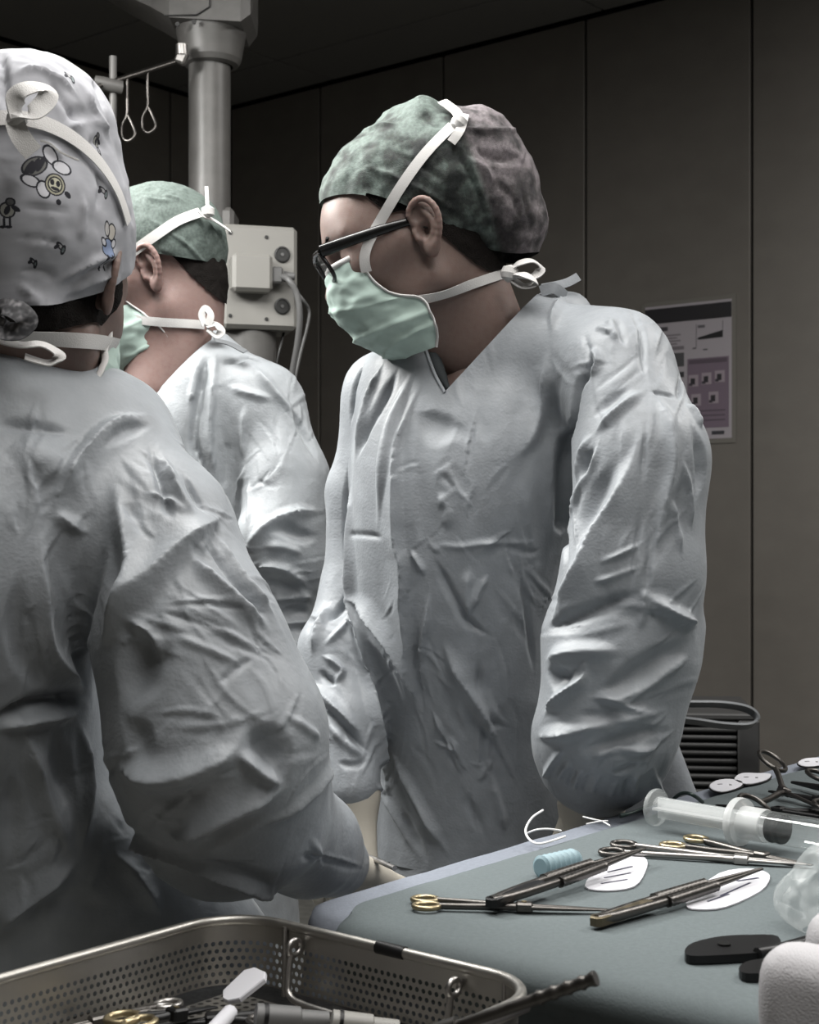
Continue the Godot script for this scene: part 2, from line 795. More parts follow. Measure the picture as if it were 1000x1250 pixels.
	# drops what lies above low and before behind
	func trim_inside(low: float, behind: float) -> void:
		var nq := PackedInt32Array()
		for i in range(0, q.size(), 4):
			var c := v[q[i]]
			if not (c.y > low and c.z > behind):
				nq.append(q[i]); nq.append(q[i + 1]); nq.append(q[i + 2]); nq.append(q[i + 3])
		q = nq

	func mesh() -> ArrayMesh:
		normals()
		var ix := PackedInt32Array()
		for i in range(0, q.size(), 4):
			ix.append(q[i]); ix.append(q[i + 2]); ix.append(q[i + 1])
			ix.append(q[i]); ix.append(q[i + 3]); ix.append(q[i + 2])
		var arr := []
		arr.resize(Mesh.ARRAY_MAX)
		arr[Mesh.ARRAY_VERTEX] = v
		arr[Mesh.ARRAY_NORMAL] = n
		if col.size() == v.size():
			arr[Mesh.ARRAY_COLOR] = col
		if uv.size() == v.size():
			arr[Mesh.ARRAY_TEX_UV] = uv
		arr[Mesh.ARRAY_INDEX] = ix
		var m := ArrayMesh.new()
		m.add_surface_from_arrays(Mesh.PRIMITIVE_TRIANGLES, arr)
		return m

	func join(o: Shell) -> Shell:
		var base := v.size()
		v.append_array(o.v)
		for i in o.q:
			q.append(base + i)
		return self


# folds: [height mm, width left mm, width right mm, soft 0/1, [x, y, x, y ...]]; the line is walked in the given order,
# and left and right are as seen from in front of the cloth
func fold(s: Shell, f: Field, d0: float, folds: Array, strength := 1.0) -> void:
	s.normals()
	var bins := {}
	const C := 0.05
	for i in s.v.size():
		var key := Vector3i((s.v[i] / C).floor())
		if not bins.has(key):
			bins[key] = PackedInt32Array()
		bins[key].append(i)
	var off := PackedFloat32Array()
	off.resize(s.v.size())
	var eye := Vector3(0, EYE, 0)
	for fo in folds:
		var pts := PackedVector3Array()
		var flat := PackedVector3Array()
		var raw: Array = fo[4]
		for i in range(0, raw.size(), 2):
			flat.append(Vector3(raw[i], raw[i + 1], 0))
		var steps := 4 if flat.size() > 2 else 6
		for p in curve(flat, steps):
			pts.append(f.hit(eye, (at(p.x, p.y, d0) - eye).normalized()))
		var amp: float = fo[0] * 0.001 * strength * (0.55 if fo[3] > 0 and fo[0] < 0 else 1.0)
		var wl: float = fo[1] * 0.001
		var wr: float = fo[2] * 0.001
		var soft: bool = fo[3] > 0
		var wide := maxf(wl, wr)
		var lens := PackedFloat32Array([0.0])
		for i in range(1, pts.size()):
			lens.append(lens[i - 1] + pts[i].distance_to(pts[i - 1]))
		var total := maxf(lens[lens.size() - 1], 0.001)
		var near := {}
		# for each vertex the nearest piece of the line
		for i in pts.size() - 1:
			var a := pts[i]
			var b := pts[i + 1]
			var k0 := Vector3i(((a.min(b) - Vector3(wide, wide, wide)) / C).floor())
			var k1 := Vector3i(((a.max(b) + Vector3(wide, wide, wide)) / C).floor())
			var ba := b - a
			var l2 := maxf(ba.length_squared(), 1e-9)
			for kx in range(k0.x, k1.x + 1):
				for ky in range(k0.y, k1.y + 1):
					for kz in range(k0.z, k1.z + 1):
						var key := Vector3i(kx, ky, kz)
						if not bins.has(key):
							continue
						for vi: int in bins[key]:
							var w := s.v[vi] - a
							var h := clampf(w.dot(ba) / l2, 0.0, 1.0)
							var r := w - ba * h
							var dd := r.length_squared()
							if dd > wide * wide:
								continue
							var had = near.get(vi)
							if had != null and had.x <= dd:
								continue
							var side := 1.0 if ba.cross(r).dot(s.n[vi]) > 0.0 else -1.0
							near[vi] = Vector3(dd, side, (lens[i] + h * (lens[i + 1] - lens[i])) / total)
		for vi: int in near:
			var e: Vector3 = near[vi]
			var ends := smoothstep(0.0, 0.42 if soft else 0.3, minf(e.z, 1.0 - e.z))
			var w := (wl if e.y > 0 else wr) * (0.4 + 0.6 * ends)
			var t := sqrt(e.x) / w
			if t >= 1.0:
				continue
			var prof := (1.0 - t * t) * (1.0 - t * t) if soft else (1.0 - t) * (1.0 - t)
			if fo[3] == 2:
				prof = 2.8 * t * (1.0 - t * t) * (1.0 - t * t) * e.y
			off[vi] += amp * prof * (0.06 + 0.94 * ends)
	for i in s.v.size():
		s.v[i] += s.n[i] * off[i]

# many thin creases strewn over parts of a cloth: [x0, y0, x1, y1, angle in degrees, spread, how many, length px]
func strewn(parts: Array, seed_: int) -> Array:
	var rng := RandomNumberGenerator.new()
	rng.seed = seed_
	var out := []
	for k in parts:
		for i in k[6]:
			var c := Vector2(rng.randf_range(k[0], k[2]), rng.randf_range(k[1], k[3]))
			var w := deg_to_rad(k[4] + rng.randf_range(-1, 1) * k[5])
			var l: float = k[7] * rng.randf_range(0.7, 2.0)
			var dir := Vector2(cos(w), -sin(w)) * l * 0.5
			var bend := dir.orthogonal() * rng.randf_range(-0.25, 0.25)
			var amp := rng.randf_range(0.35, 1.25) * (1.0 if rng.randf() < 0.62 else -1.0)
			var wide := rng.randf_range(5.0, 11.0)
			var a := c - dir
			var m := c + bend
			var b := c + dir
			out.append([amp, wide, wide * rng.randf_range(0.8, 2.2), 2, [a.x, a.y, m.x, m.y, b.x, b.y]])
	return out

# unevenness all over: smooth swells, or sharp creases between flat fields as in crushed paper
func crumple(s: Shell, amount: float, scale: Vector3, seed_: int, ridged := true) -> void:
	s.normals()
	var nz := FastNoiseLite.new()
	nz.seed = seed_
	nz.frequency = 1.0
	if ridged:
		# straight creases between flat facets
		nz.noise_type = FastNoiseLite.TYPE_CELLULAR
		nz.cellular_return_type = FastNoiseLite.RETURN_DISTANCE2_SUB
		nz.cellular_distance_function = FastNoiseLite.DISTANCE_EUCLIDEAN
		nz.fractal_type = FastNoiseLite.FRACTAL_NONE
		nz.domain_warp_enabled = true
		nz.domain_warp_amplitude = 0.35
		nz.domain_warp_frequency = 0.9
		nz.domain_warp_fractal_type = FastNoiseLite.DOMAIN_WARP_FRACTAL_NONE
	else:
		nz.noise_type = FastNoiseLite.TYPE_SIMPLEX_SMOOTH
		nz.fractal_type = FastNoiseLite.FRACTAL_FBM
		nz.fractal_octaves = 2
	var mask := FastNoiseLite.new()
	mask.seed = seed_ + 50
	mask.frequency = 0.45
	mask.fractal_type = FastNoiseLite.FRACTAL_NONE
	for i in s.v.size():
		var p := s.v[i] * scale
		var h := nz.get_noise_3d(p.x, p.y, p.z)
		if ridged:
			h = -minf(h + 1.0, 0.8) * 1.3 * clampf(mask.get_noise_3d(p.x, p.y, p.z) * 1.6 + 0.6, 0.1, 1.0)
		s.v[i] += s.n[i] * (h * amount)
# ---------------------------------------------------------------- materials
func noise_tex(seed_: int, freq: float, size := 512, kind := 0, octaves := 4, as_normal := false, bump := 4.0, stops := []) -> NoiseTexture2D:
	var n := FastNoiseLite.new()
	n.seed = seed_
	n.frequency = freq
	n.fractal_octaves = octaves
	if kind == 1:
		n.fractal_type = FastNoiseLite.FRACTAL_RIDGED
	elif kind == 2:
		n.noise_type = FastNoiseLite.TYPE_CELLULAR
		n.cellular_return_type = FastNoiseLite.RETURN_DISTANCE2_SUB
		n.fractal_type = FastNoiseLite.FRACTAL_FBM
	else:
		n.noise_type = FastNoiseLite.TYPE_SIMPLEX_SMOOTH
	var t := NoiseTexture2D.new()
	t.width = size
	t.height = size
	t.seamless = true
	t.noise = n
	if as_normal:
		t.as_normal_map = true
		t.bump_strength = bump
	if stops:
		var g := Gradient.new()
		g.offsets = PackedFloat32Array([0.0, 0.5, 1.0])
		g.colors = PackedColorArray(stops)
		t.color_ramp = g
	return t

func spread(m: StandardMaterial3D, scale: float) -> StandardMaterial3D:
	m.uv1_triplanar = true
	m.uv1_world_triplanar = true
	m.uv1_scale = Vector3(scale, scale, scale)
	return m

func grey_stops(a: float, b: float) -> Array:
	return [Color(a, a, a), Color((a + b) / 2, (a + b) / 2, (a + b) / 2), Color(b, b, b)]

# the relief of crushed non-woven cloth: straight creases of several sizes between flat fields, smooth stretches between
func crushed(n: int) -> ImageTexture:
	var layers := []
	for k in 3:
		var z := FastNoiseLite.new()
		z.seed = 60 + k
		z.frequency = [0.006, 0.013, 0.03][k]
		z.noise_type = FastNoiseLite.TYPE_CELLULAR
		z.cellular_return_type = FastNoiseLite.RETURN_DISTANCE2_SUB
		z.fractal_type = FastNoiseLite.FRACTAL_NONE
		layers.append(z.get_seamless_image(n, n, false, false, 0.1, false))
	var m := FastNoiseLite.new()
	m.seed = 71
	m.frequency = 0.006
	m.fractal_octaves = 2
	var mask := m.get_seamless_image(n, n, false, false, 0.1, true)
	var a: PackedByteArray = layers[0].get_data()
	var b: PackedByteArray = layers[1].get_data()
	var c: PackedByteArray = layers[2].get_data()
	var w := mask.get_data()
	var out := PackedByteArray()
	out.resize(n * n)
	for i in n * n:
		var k := clampf((w[i] - 90) / 90.0, 0.0, 1.0)
		out[i] = int(clampf(minf(a[i], 120) * 0.9 + minf(b[i], 100) * 0.55 * k + minf(c[i], 90) * 0.2 * k * k, 0, 255))
	var im := Image.create_from_data(n, n, false, Image.FORMAT_L8, out)
	im.convert(Image.FORMAT_RGBA8)
	im.bump_map_to_normal_map(6.0)
	return ImageTexture.create_from_image(im)

func materials() -> void:
	var crinkle := crushed(1024)
	var mottled := noise_tex(5, 0.012, 512, 0, 4, false, 0, grey_stops(0.86, 1.0))
	var weave := noise_tex(8, 0.11, 512, 0, 3)
	var hairs := noise_tex(9, 0.05, 512, 1, 4)
	for k in [["gown", Color(0.545, 0.563, 0.582)], ["gown_cool", Color(0.56, 0.577, 0.592)]]:
		var g := plain(k[1], 0.54, 0.0, 0.45)
		g.albedo_texture = mottled
		g.normal_enabled = true
		g.normal_texture = crinkle
		g.normal_scale = 0.8
		g.heightmap_enabled = true
		g.heightmap_texture = weave
		g.heightmap_scale = 0.03
		g.rim_enabled = true
		g.rim = 0.25
		g.rim_tint = 0.5
		M[k[0]] = spread(g, 4.0)
	var skin := plain(Color(0.445, 0.382, 0.358), 0.55, 0.0, 0.4)
	skin.albedo_texture = noise_tex(11, 0.02, 512, 0, 4, false, 0, [Color(0.94, 0.90, 0.90), Color(0.98, 0.97, 0.97), Color(1, 1, 1)])
	skin.heightmap_enabled = true
	skin.heightmap_texture = weave
	skin.heightmap_scale = 0.015
	skin.subsurf_scatter_enabled = true
	skin.subsurf_scatter_strength = 0.12
	M.skin = spread(skin, 9.0)
	var skin2: StandardMaterial3D = skin.duplicate()
	skin2.albedo_color = Color(0.475, 0.395, 0.375)
	M.skin_ruddy = skin2
	var hair := plain(Color(0.075, 0.062, 0.055), 0.8, 0.0, 0.25)
	hair.heightmap_enabled = true
	hair.heightmap_texture = hairs
	hair.heightmap_scale = 0.15
	M.hair = spread(hair, 12.0)
	for k in [["cap_green", Color(0.40, 0.442, 0.424)], ["cap_tint", Color(1, 1, 1)]]:
		var c := plain(k[1], 0.75, 0.0, 0.3)
		c.albedo_texture = noise_tex(21, 0.03, 512, 0, 5, false, 0, grey_stops(0.68, 1.0))
		c.normal_enabled = true
		c.normal_texture = crinkle
		c.normal_scale = 0.9
		c.heightmap_enabled = true
		c.heightmap_texture = weave
		c.heightmap_scale = 0.05
		c.backlight_enabled = true
		c.backlight = Color(0.25, 0.28, 0.27)
		M[k[0]] = spread(c, 11.0)
	M.cap_tint.vertex_color_use_as_albedo = true
	var mk := plain(Color(0.68, 0.755, 0.725), 0.7, 0.0, 0.3)
	mk.albedo_texture = noise_tex(23, 0.02, 256, 0, 4, false, 0, grey_stops(0.9, 1.0))
	mk.normal_enabled = true
	mk.normal_texture = crinkle
	mk.normal_scale = 0.35
	M.mask = spread(mk, 9.0)
	var band := plain(Color(0.74, 0.735, 0.73), 0.8, 0.0, 0.3)
	band.heightmap_enabled = true
	band.heightmap_texture = weave
	band.heightmap_scale = 0.04
	M.band = spread(band, 12.0)
	var glove := plain(Color(0.64, 0.62, 0.58), 0.5, 0.0, 0.45)
	glove.normal_enabled = true
	glove.normal_texture = crinkle
	glove.normal_scale = 0.5
	M.glove = spread(glove, 9.0)
	M.black = plain(Color(0.035, 0.035, 0.037), 0.25)
	M.glass = plain(Color(0.9, 0.93, 0.93, 0.08), 0.03)
	M.glass.transparency = BaseMaterial3D.TRANSPARENCY_ALPHA
	M.eye_white = plain(Color(0.72, 0.70, 0.68), 0.2)
	M.trousers = plain(Color(0.33, 0.40, 0.42), 0.85)
	M.shirt = plain(Color(0.15, 0.17, 0.18), 0.85)
	M.clog = plain(Color(0.7, 0.7, 0.7), 0.5)

	# room
	var wall := plain(Color(0.43, 0.415, 0.395), 0.5, 0.0, 0.4)
	wall.albedo_texture = noise_tex(31, 0.01, 512, 0, 4, false, 0, grey_stops(0.93, 1.0))
	wall.heightmap_enabled = true
	wall.heightmap_texture = noise_tex(32, 0.08, 512, 0, 3)
	wall.heightmap_scale = 0.02
	M.wall = spread(wall, 1.7)
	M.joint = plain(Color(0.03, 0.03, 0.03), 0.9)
	M.ceiling = spread(plain(Color(0.36, 0.355, 0.345), 0.9), 2.0)
	M.floor = plain(Color(0.60, 0.60, 0.58), 0.5)
	M.floor.albedo_texture = noise_tex(33, 0.03, 512, 0, 5, false, 0, grey_stops(0.8, 1.0))
	spread(M.floor, 1.0)
	M.pendant_box = plain(Color(0.48, 0.475, 0.46), 0.45)
	M.pendant = plain(Color(0.335, 0.33, 0.323), 0.45)
	M.pendant.albedo_texture = mottled
	spread(M.pendant, 3.0)
	M.pendant_dark = plain(Color(0.10, 0.10, 0.10), 0.5)
	M.cable = plain(Color(0.33, 0.33, 0.33), 0.5)

	# metals and table
	var steel := plain(Color(0.62, 0.61, 0.60), 0.3, 1.0)
	steel.roughness_texture = noise_tex(41, 0.03, 512, 0, 5, false, 0, grey_stops(0.55, 1.0))
	steel.roughness = 0.5
	M.steel = spread(steel, 8.0)
	var worn: StandardMaterial3D = steel.duplicate()
	worn.albedo_color = Color(0.36, 0.35, 0.34)
	M.steel_dark = worn
	var gold: StandardMaterial3D = steel.duplicate()
	gold.albedo_color = Color(0.64, 0.59, 0.48)
	M.gold = gold
	var brown: StandardMaterial3D = steel.duplicate()
	brown.albedo_color = Color(0.40, 0.37, 0.31)
	brown.roughness = 0.7
	M.bronze = brown
	M.blackened = plain(Color(0.07, 0.07, 0.075), 0.42, 0.4)
	var tray := plain(Color(0.66, 0.65, 0.63), 0.5, 1.0)
	tray.roughness_texture = noise_tex(43, 0.03, 512, 0, 4, false, 0, grey_stops(0.7, 1.0))
	M.tray = spread(tray, 5.0)
	for k in [["drape_green", Color(0.35, 0.378, 0.385), 51], ["drape_blue", Color(0.445, 0.465, 0.50), 52]]:
		var d := plain(k[1], 0.85, 0.0, 0.3)
		d.albedo_texture = noise_tex(k[2], 0.05, 512, 0, 5, false, 0, grey_stops(0.93, 1.0))
		d.normal_enabled = true
		d.normal_texture = crinkle
		d.normal_scale = 0.12
		d.heightmap_enabled = true
		d.heightmap_texture = weave
		d.heightmap_scale = 0.025
		M[k[0]] = spread(d, 6.0)
	M.paper = plain(Color(0.72, 0.72, 0.74), 0.7)
	M.ink = plain(Color(0.2, 0.2, 0.27), 0.7)
	M.thread = plain(Color(0.86, 0.86, 0.86), 0.6)
	M.needle_green = plain(Color(0.20, 0.25, 0.24), 0.4, 0.3)
	M.sponge = plain(Color(0.50, 0.585, 0.615), 0.5)
	M.sponge.backlight_enabled = true
	M.sponge.backlight = Color(0.4, 0.5, 0.52)
	M.milky = plain(Color(0.80, 0.82, 0.82, 0.24), 0.35)
	M.milky.transparency = BaseMaterial3D.TRANSPARENCY_ALPHA
	M.milky_dense = plain(Color(0.80, 0.81, 0.81, 0.45), 0.4)
	M.milky_dense.transparency = BaseMaterial3D.TRANSPARENCY_ALPHA
	M.clear = plain(Color(0.9, 0.93, 0.93, 0.05), 0.05)
	M.clear.transparency = BaseMaterial3D.TRANSPARENCY_ALPHA
	M.rubber = plain(Color(0.02, 0.02, 0.02), 0.7, 0.0, 0.3)
	var gauze := plain(Color(0.67, 0.665, 0.675), 0.9, 0.0, 0.2)
	gauze.heightmap_enabled = true
	gauze.heightmap_texture = weave
	gauze.heightmap_scale = 0.05
	M.gauze = spread(gauze, 10.0)
	M.machine = plain(Color(0.17, 0.17, 0.17), 0.5)
	M.strap_grey = plain(Color(0.36, 0.37, 0.38), 0.55)

# ---------------------------------------------------------------- the room
const WALL_B := 4.316
const WALL_A := 4.48
const LOW_A := -2.3
const LOW_B := -2.2
const HIGH := 3.0

func build_room() -> void:
	var th := 0.12
	var ac := (WALL_A + LOW_A) / 2
	var bc := (WALL_B + LOW_B) / 2
	var la := WALL_A - LOW_A
	var lb := WALL_B - LOW_B
	struct("floor", box_mesh(room(ac, -th / 2, bc), Vector3(la + 0.4, th, lb + 0.4), room_basis), M.floor)
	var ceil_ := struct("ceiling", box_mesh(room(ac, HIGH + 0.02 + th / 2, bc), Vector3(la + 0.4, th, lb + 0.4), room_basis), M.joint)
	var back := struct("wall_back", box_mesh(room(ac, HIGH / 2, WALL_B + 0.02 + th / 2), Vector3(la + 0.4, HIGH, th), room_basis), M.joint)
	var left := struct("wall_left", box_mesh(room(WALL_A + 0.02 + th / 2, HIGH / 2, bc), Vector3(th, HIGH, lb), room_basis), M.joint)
	struct("wall_right", box_mesh(room(LOW_A - th / 2, HIGH / 2, bc), Vector3(th, HIGH, lb), room_basis), M.wall)
	struct("wall_front", box_mesh(room(ac, HIGH / 2, LOW_B - th / 2), Vector3(la + 0.4, HIGH, th), room_basis), M.wall)
	# wall panels, 62 cm wide with an open joint
	var gap := 0.011
	var pos := 2.114 - 0.62 * 7
	while pos < WALL_A:
		var a0 := maxf(pos, LOW_A)
		var a1 := minf(pos + 0.62, WALL_A)
		if a1 - a0 > 0.05:
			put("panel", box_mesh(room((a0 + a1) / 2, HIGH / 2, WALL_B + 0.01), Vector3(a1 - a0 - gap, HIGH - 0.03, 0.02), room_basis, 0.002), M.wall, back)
		pos += 0.62
	pos = 3.984 - 0.62 * 10
	while pos < WALL_B:
		var b0 := maxf(pos, LOW_B)
		var b1 := minf(pos + 0.62, WALL_B)
		if b1 - b0 > 0.05:
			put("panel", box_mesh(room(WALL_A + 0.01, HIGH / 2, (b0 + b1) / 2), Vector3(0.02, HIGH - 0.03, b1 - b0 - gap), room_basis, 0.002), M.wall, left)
		pos += 0.62
	# ceiling panels
	var a := LOW_A
	while a < WALL_A - 0.1:
		var b := LOW_B
		while b < WALL_B - 0.1:
			var a1 := minf(a + 1.24, WALL_A)
			var b1 := minf(b + 0.62, WALL_B)
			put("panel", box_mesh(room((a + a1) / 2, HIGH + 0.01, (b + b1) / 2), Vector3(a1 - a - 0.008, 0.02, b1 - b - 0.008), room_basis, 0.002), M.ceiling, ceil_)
			b += 0.62
		a += 1.24

# ---------------------------------------------------------------- what stands behind the people
func build_background() -> void:
	build_pendant()
	build_poster()
	build_machine()
	build_monitor()

func build_poster() -> void:
	# along the wall: pixel columns 790 to 893, rows 368 to 540 on the panelled wall
	var wall_pt := func(px: float, py: float) -> Vector3:
		var dir := (at(px, py, 1.0) - Vector3(0, EYE, 0))
		var t: float = (WALL_B - 0.004) / dir.dot(RB)
		return Vector3(0, EYE, 0) + dir * t
	var tl: Vector3 = wall_pt.call(788, 374)
	var tr: Vector3 = wall_pt.call(893.5, 366)
	var br: Vector3 = wall_pt.call(893.5, 534.5)
	var w := Vector2(tl.x - tr.x, tl.z - tr.z).length()
	var top := (tl.y + tr.y) / 2
	var h := top - br.y
	var c := Vector3((tl.x + tr.x) / 2, top - h / 2, (tl.z + tr.z) / 2)
	var p := thing("poster", "printed notice in a clear sleeve on the panelled wall", "poster", c)
	var right := -RA
	var bs := Basis(right, Vector3.UP, -RB)
	put("sleeve", box_mesh(c + RB * 0.0008, Vector3(w + 0.03, h + 0.03, 0.0012), bs), plain(Color(0.44, 0.43, 0.41), 0.25), p)
	put("sheet", box_mesh(c, Vector3(w, h, 0.002), bs), plain(Color(0.60, 0.58, 0.60), 0.6), p)
	var out := -RB * 0.0016
	var rect := func(x0: float, y0: float, x1: float, y1: float, col: Color, called: String, lift := 0.0) -> void:
		var q := c + right * ((x0 + x1) / 2 - 0.5) * w + Vector3.UP * (0.5 - (y0 + y1) / 2) * h + out * (1.0 + lift)
		put(called, box_mesh(q, Vector3((x1 - x0) * w, (y1 - y0) * h, 0.0008), bs), plain(col, 0.6), p)
	rect.call(0.0, 0.02, 1.0, 0.13, Color(0.12, 0.115, 0.13), "print_header")
	rect.call(0.05, 0.16, 0.27, 0.19, Color(0.25, 0.24, 0.26), "print_line")
	for k in 4:
		rect.call(0.05, 0.22 + 0.022 * k, 0.42 - 0.04 * (k % 2), 0.23 + 0.022 * k, Color(0.45, 0.43, 0.45), "print_line")
	rect.call(0.05, 0.31, 0.46, 0.335, Color(0.42, 0.40, 0.42), "print_line")
	rect.call(0.22, 0.36, 0.46, 0.46, Color(0.27, 0.27, 0.28), "print_picture")
	rect.call(0.3, 0.5, 0.46, 0.54, Color(0.2, 0.2, 0.21), "print_picture")
	rect.call(0.3, 0.58, 0.46, 0.93, Color(0.50, 0.47, 0.50), "print_block")
	# a wedge shaped chart at the top right
	var o := c + out * 1.4
	var pt := func(x: float, y: float) -> Vector3:
		return o + right * (x - 0.5) * w + Vector3.UP * (0.5 - y) * h
	var st := mb(false)
	quad(st, pt.call(0.62, 0.275), pt.call(0.9, 0.27), pt.call(0.9, 0.22), pt.call(0.62, 0.26))
	put("print_chart", done(st), plain(Color(0.08, 0.08, 0.09), 0.6), p)
	for k in [[0.60, 0.16, 0.605, 0.33], [0.90, 0.15, 0.905, 0.27], [0.62, 0.17, 0.70, 0.19], [0.56, 0.33, 0.60, 0.34], [0.68, 0.345, 0.73, 0.355]]:
		rect.call(k[0], k[1], k[2], k[3], Color(0.35, 0.34, 0.36), "print_line")
	rect.call(0.5, 0.41, 0.97, 0.92, Color(0.42, 0.37, 0.42), "print_block")
	rect.call(0.52, 0.42, 0.95, 0.45, Color(0.32, 0.28, 0.32), "print_line", 0.5)
	for k in [[0.57, 0.57], [0.72, 0.56], [0.87, 0.55], [0.60, 0.71], [0.80, 0.70]]:
		rect.call(k[0] - 0.055, k[1] - 0.04, k[0] + 0.055, k[1] + 0.045, Color(0.56, 0.52, 0.55), "print_picture", 0.5)
		rect.call(k[0] - 0.03, k[1] - 0.015, k[0] + 0.02, k[1] + 0.03, Color(0.16, 0.15, 0.17), "print_picture", 1.0)
		rect.call(k[0] - 0.05, k[1] + 0.02, k[0] - 0.01, k[1] + 0.04, Color(0.24, 0.22, 0.25), "print_picture", 1.0)
	for k in 3:
		rect.call(0.54, 0.79 + 0.035 * k, 0.93, 0.80 + 0.035 * k, Color(0.33, 0.29, 0.33), "print_line", 0.5)
	rect.call(0.78, 0.945, 0.92, 0.97, Color(0.2, 0.2, 0.22), "print_line", 0.5)

func build_pendant() -> void:
	var d := 3.0
	var s := d / FOCAL
	var t := thing("ceiling_pendant", "white ceiling supply pendant with round column and sloping arm box", "medical pendant", Vector3(at(255, 300, d).x, 0, -d))
	var cx := at(256, 0, d).x
	var yy := func(py: float) -> float:
		return at(0, py, d).y
	var ax := Transform3D(Basis(), Vector3(cx, 0, -d))
	var column := lathe_mesh([Vector2(25.5 * s, yy.call(285)), Vector2(25.5 * s, yy.call(76))], ax, 40)
	put("column", column, M.pendant, t)
	# conical collar under the arm
	var cax := Transform3D(Basis(), Vector3(at(258, 0, d).x, 0, -d))
	put("collar", lathe_mesh([Vector2(26 * s, yy.call(82)), Vector2(33 * s, yy.call(80)), Vector2(36.5 * s, yy.call(74)), Vector2(42 * s, yy.call(44)), Vector2(43 * s, yy.call(36)), Vector2(30 * s, yy.call(34))], cax, 40), M.pendant, t)
	# arm: a box that widens towards the column, seen from below
	var ring := func(px: float, y0: float, y1: float, half: float, dd: float) -> Array:
		var c := at(px, 0, d)
		return [Vector3(c.x, yy.call(y1), -d - half + dd), Vector3(c.x, yy.call(y1), -d + half + dd), Vector3(c.x, yy.call(y0), -d + half + dd), Vector3(c.x, yy.call(y0), -d - half + dd)]
	var st := mb(false)
	var rows := [ring.call(120, -70, -22, 0.06, -0.05), ring.call(150, -70, -3, 0.068, -0.04), ring.call(190, -70, 20, 0.075, -0.02), ring.call(214, -70, 37, 0.078, 0.0), ring.call(299, -70, 42, 0.078, 0.0), ring.call(310, -70, 31, 0.066, 0.0), ring.call(312, -70, 20, 0.05, 0.0)]
	for i in rows.size() - 1:
		for k in 4:
			var l := (k + 1) % 4
			quad(st, rows[i][k], rows[i + 1][k], rows[i + 1][l], rows[i][l])
	quad(st, rows[6][0], rows[6][3], rows[6][2], rows[6][1])
	quad(st, rows[0][0], rows[0][1], rows[0][2], rows[0][3])
	var arm := put("arm", done(st), M.pendant, t)
	# the arm runs back to its post at the ceiling
	put("ceiling_post", lathe_mesh([Vector2(0.09, yy.call(-60)), Vector2(0.09, 2.95), Vector2(0.16, 2.97), Vector2(0.16, 2.999)], Transform3D(Basis(), Vector3(at(150, 0, d).x, 0, -d - 0.04)), 28), M.pendant, t)
	for k in [[217, 30], [237, 27]]:
		put("screw", lathe_mesh([Vector2(0, -0.001), Vector2(0.0045, 0.0), Vector2(0.0045, 0.004), Vector2(0, 0.004)], Transform3D(Basis(Vector3.RIGHT, Vector3.BACK, Vector3.DOWN), at(k[0], k[1], d - 0.083)), 12), M.pendant_dark, arm)
	# seam line of the arm cover: a thin recessed strip
	put("seam", tube_mesh(PackedVector3Array([at(200, 19, d - 0.079), at(240, 18, d - 0.081), at(256, 8, d - 0.081), at(256, -10, d - 0.081)]), 0.0016, 6), M.pendant_dark, arm)
	# lower column under the device box
	var low := Transform3D(Basis(), Vector3(at(304, 0, d).x, 0, -d - 0.02))
	put("lower_column", lathe_mesh([Vector2(0.052, 0.95), Vector2(0.054, yy.call(440)), Vector2(0.054, yy.call(402))], low, 36), M.pendant, t)
	put("foot_plate", lathe_mesh([Vector2(0, 0.92), Vector2(0.2, 0.92), Vector2(0.2, 0.955), Vector2(0.052, 0.96)], low, 36), M.pendant, t)
	# carrier between column and box
	put("carrier", box_mesh(at(262, 330, d + 0.02), Vector3(0.09, 0.24, 0.1), Basis(), 0.008), M.pendant, t)
	# device box, turned a little so that its left side shows
	var yaw := Basis(Vector3.UP, deg_to_rad(16))
	var bc := at(318, 338, d - 0.04)
	var bw := 88.0 * s / cos(deg_to_rad(16))
	var bh := 125.0 * s
	var bx := put("socket_box", box_mesh(bc - yaw.z * 0.06, Vector3(bw, bh, 0.12), yaw, 0.008), M.pendant_box, t)
	var on := func(u: float, v: float, lift := 0.0) -> Vector3:
		return bc + yaw.x * (u - 0.5) * bw + Vector3.UP * (0.5 - v) * bh + yaw.z * lift
	var face := Basis(yaw.x, yaw.z, -yaw.y)
	for k in [[0.10, 0.09], [0.58, 0.115], [0.10, 0.885], [0.58, 0.905]]:
		put("screw", lathe_mesh([Vector2(0.004, 0.0), Vector2(0.004, 0.0015), Vector2(0, 0.0018)], Transform3D(face, on.call(k[0], k[1])), 10), M.pendant_dark, bx)
	for k in [[0.79, 0.275], [0.79, 0.775]]:
		put("socket", lathe_mesh([Vector2(0.0165, 0.0), Vector2(0.0165, 0.003), Vector2(0.0135, 0.004), Vector2(0.013, 0.002), Vector2(0, 0.002)], Transform3D(face, on.call(k[0], k[1])), 24), M.pendant_dark, bx)
		put("socket_pin", lathe_mesh([Vector2(0.0035, 0.002), Vector2(0.0035, 0.004), Vector2(0, 0.004)], Transform3D(face, on.call(k[0], k[1])), 10), M.cable, bx)
	put("cover", box_mesh(on.call(0.355, 0.49, 0.02), Vector3(bw * 0.53, bh * 0.36, 0.04), yaw, 0.007), M.pendant_box, bx)
	put("plug", box_mesh(on.call(0.69, 0.50, 0.018), Vector3(bw * 0.15, bh * 0.16, 0.032), yaw, 0.004), M.cable, bx)
	put("plug_boot", lathe_mesh([Vector2(0.011, 0.0), Vector2(0.007, 0.022), Vector2(0, 0.022)], Transform3D(frame_for(Vector3.UP, Vector3.RIGHT) * Basis(Vector3(0, 0, 1), 0.0), on.call(0.79, 0.50, 0.018)), 12), M.cable, bx)
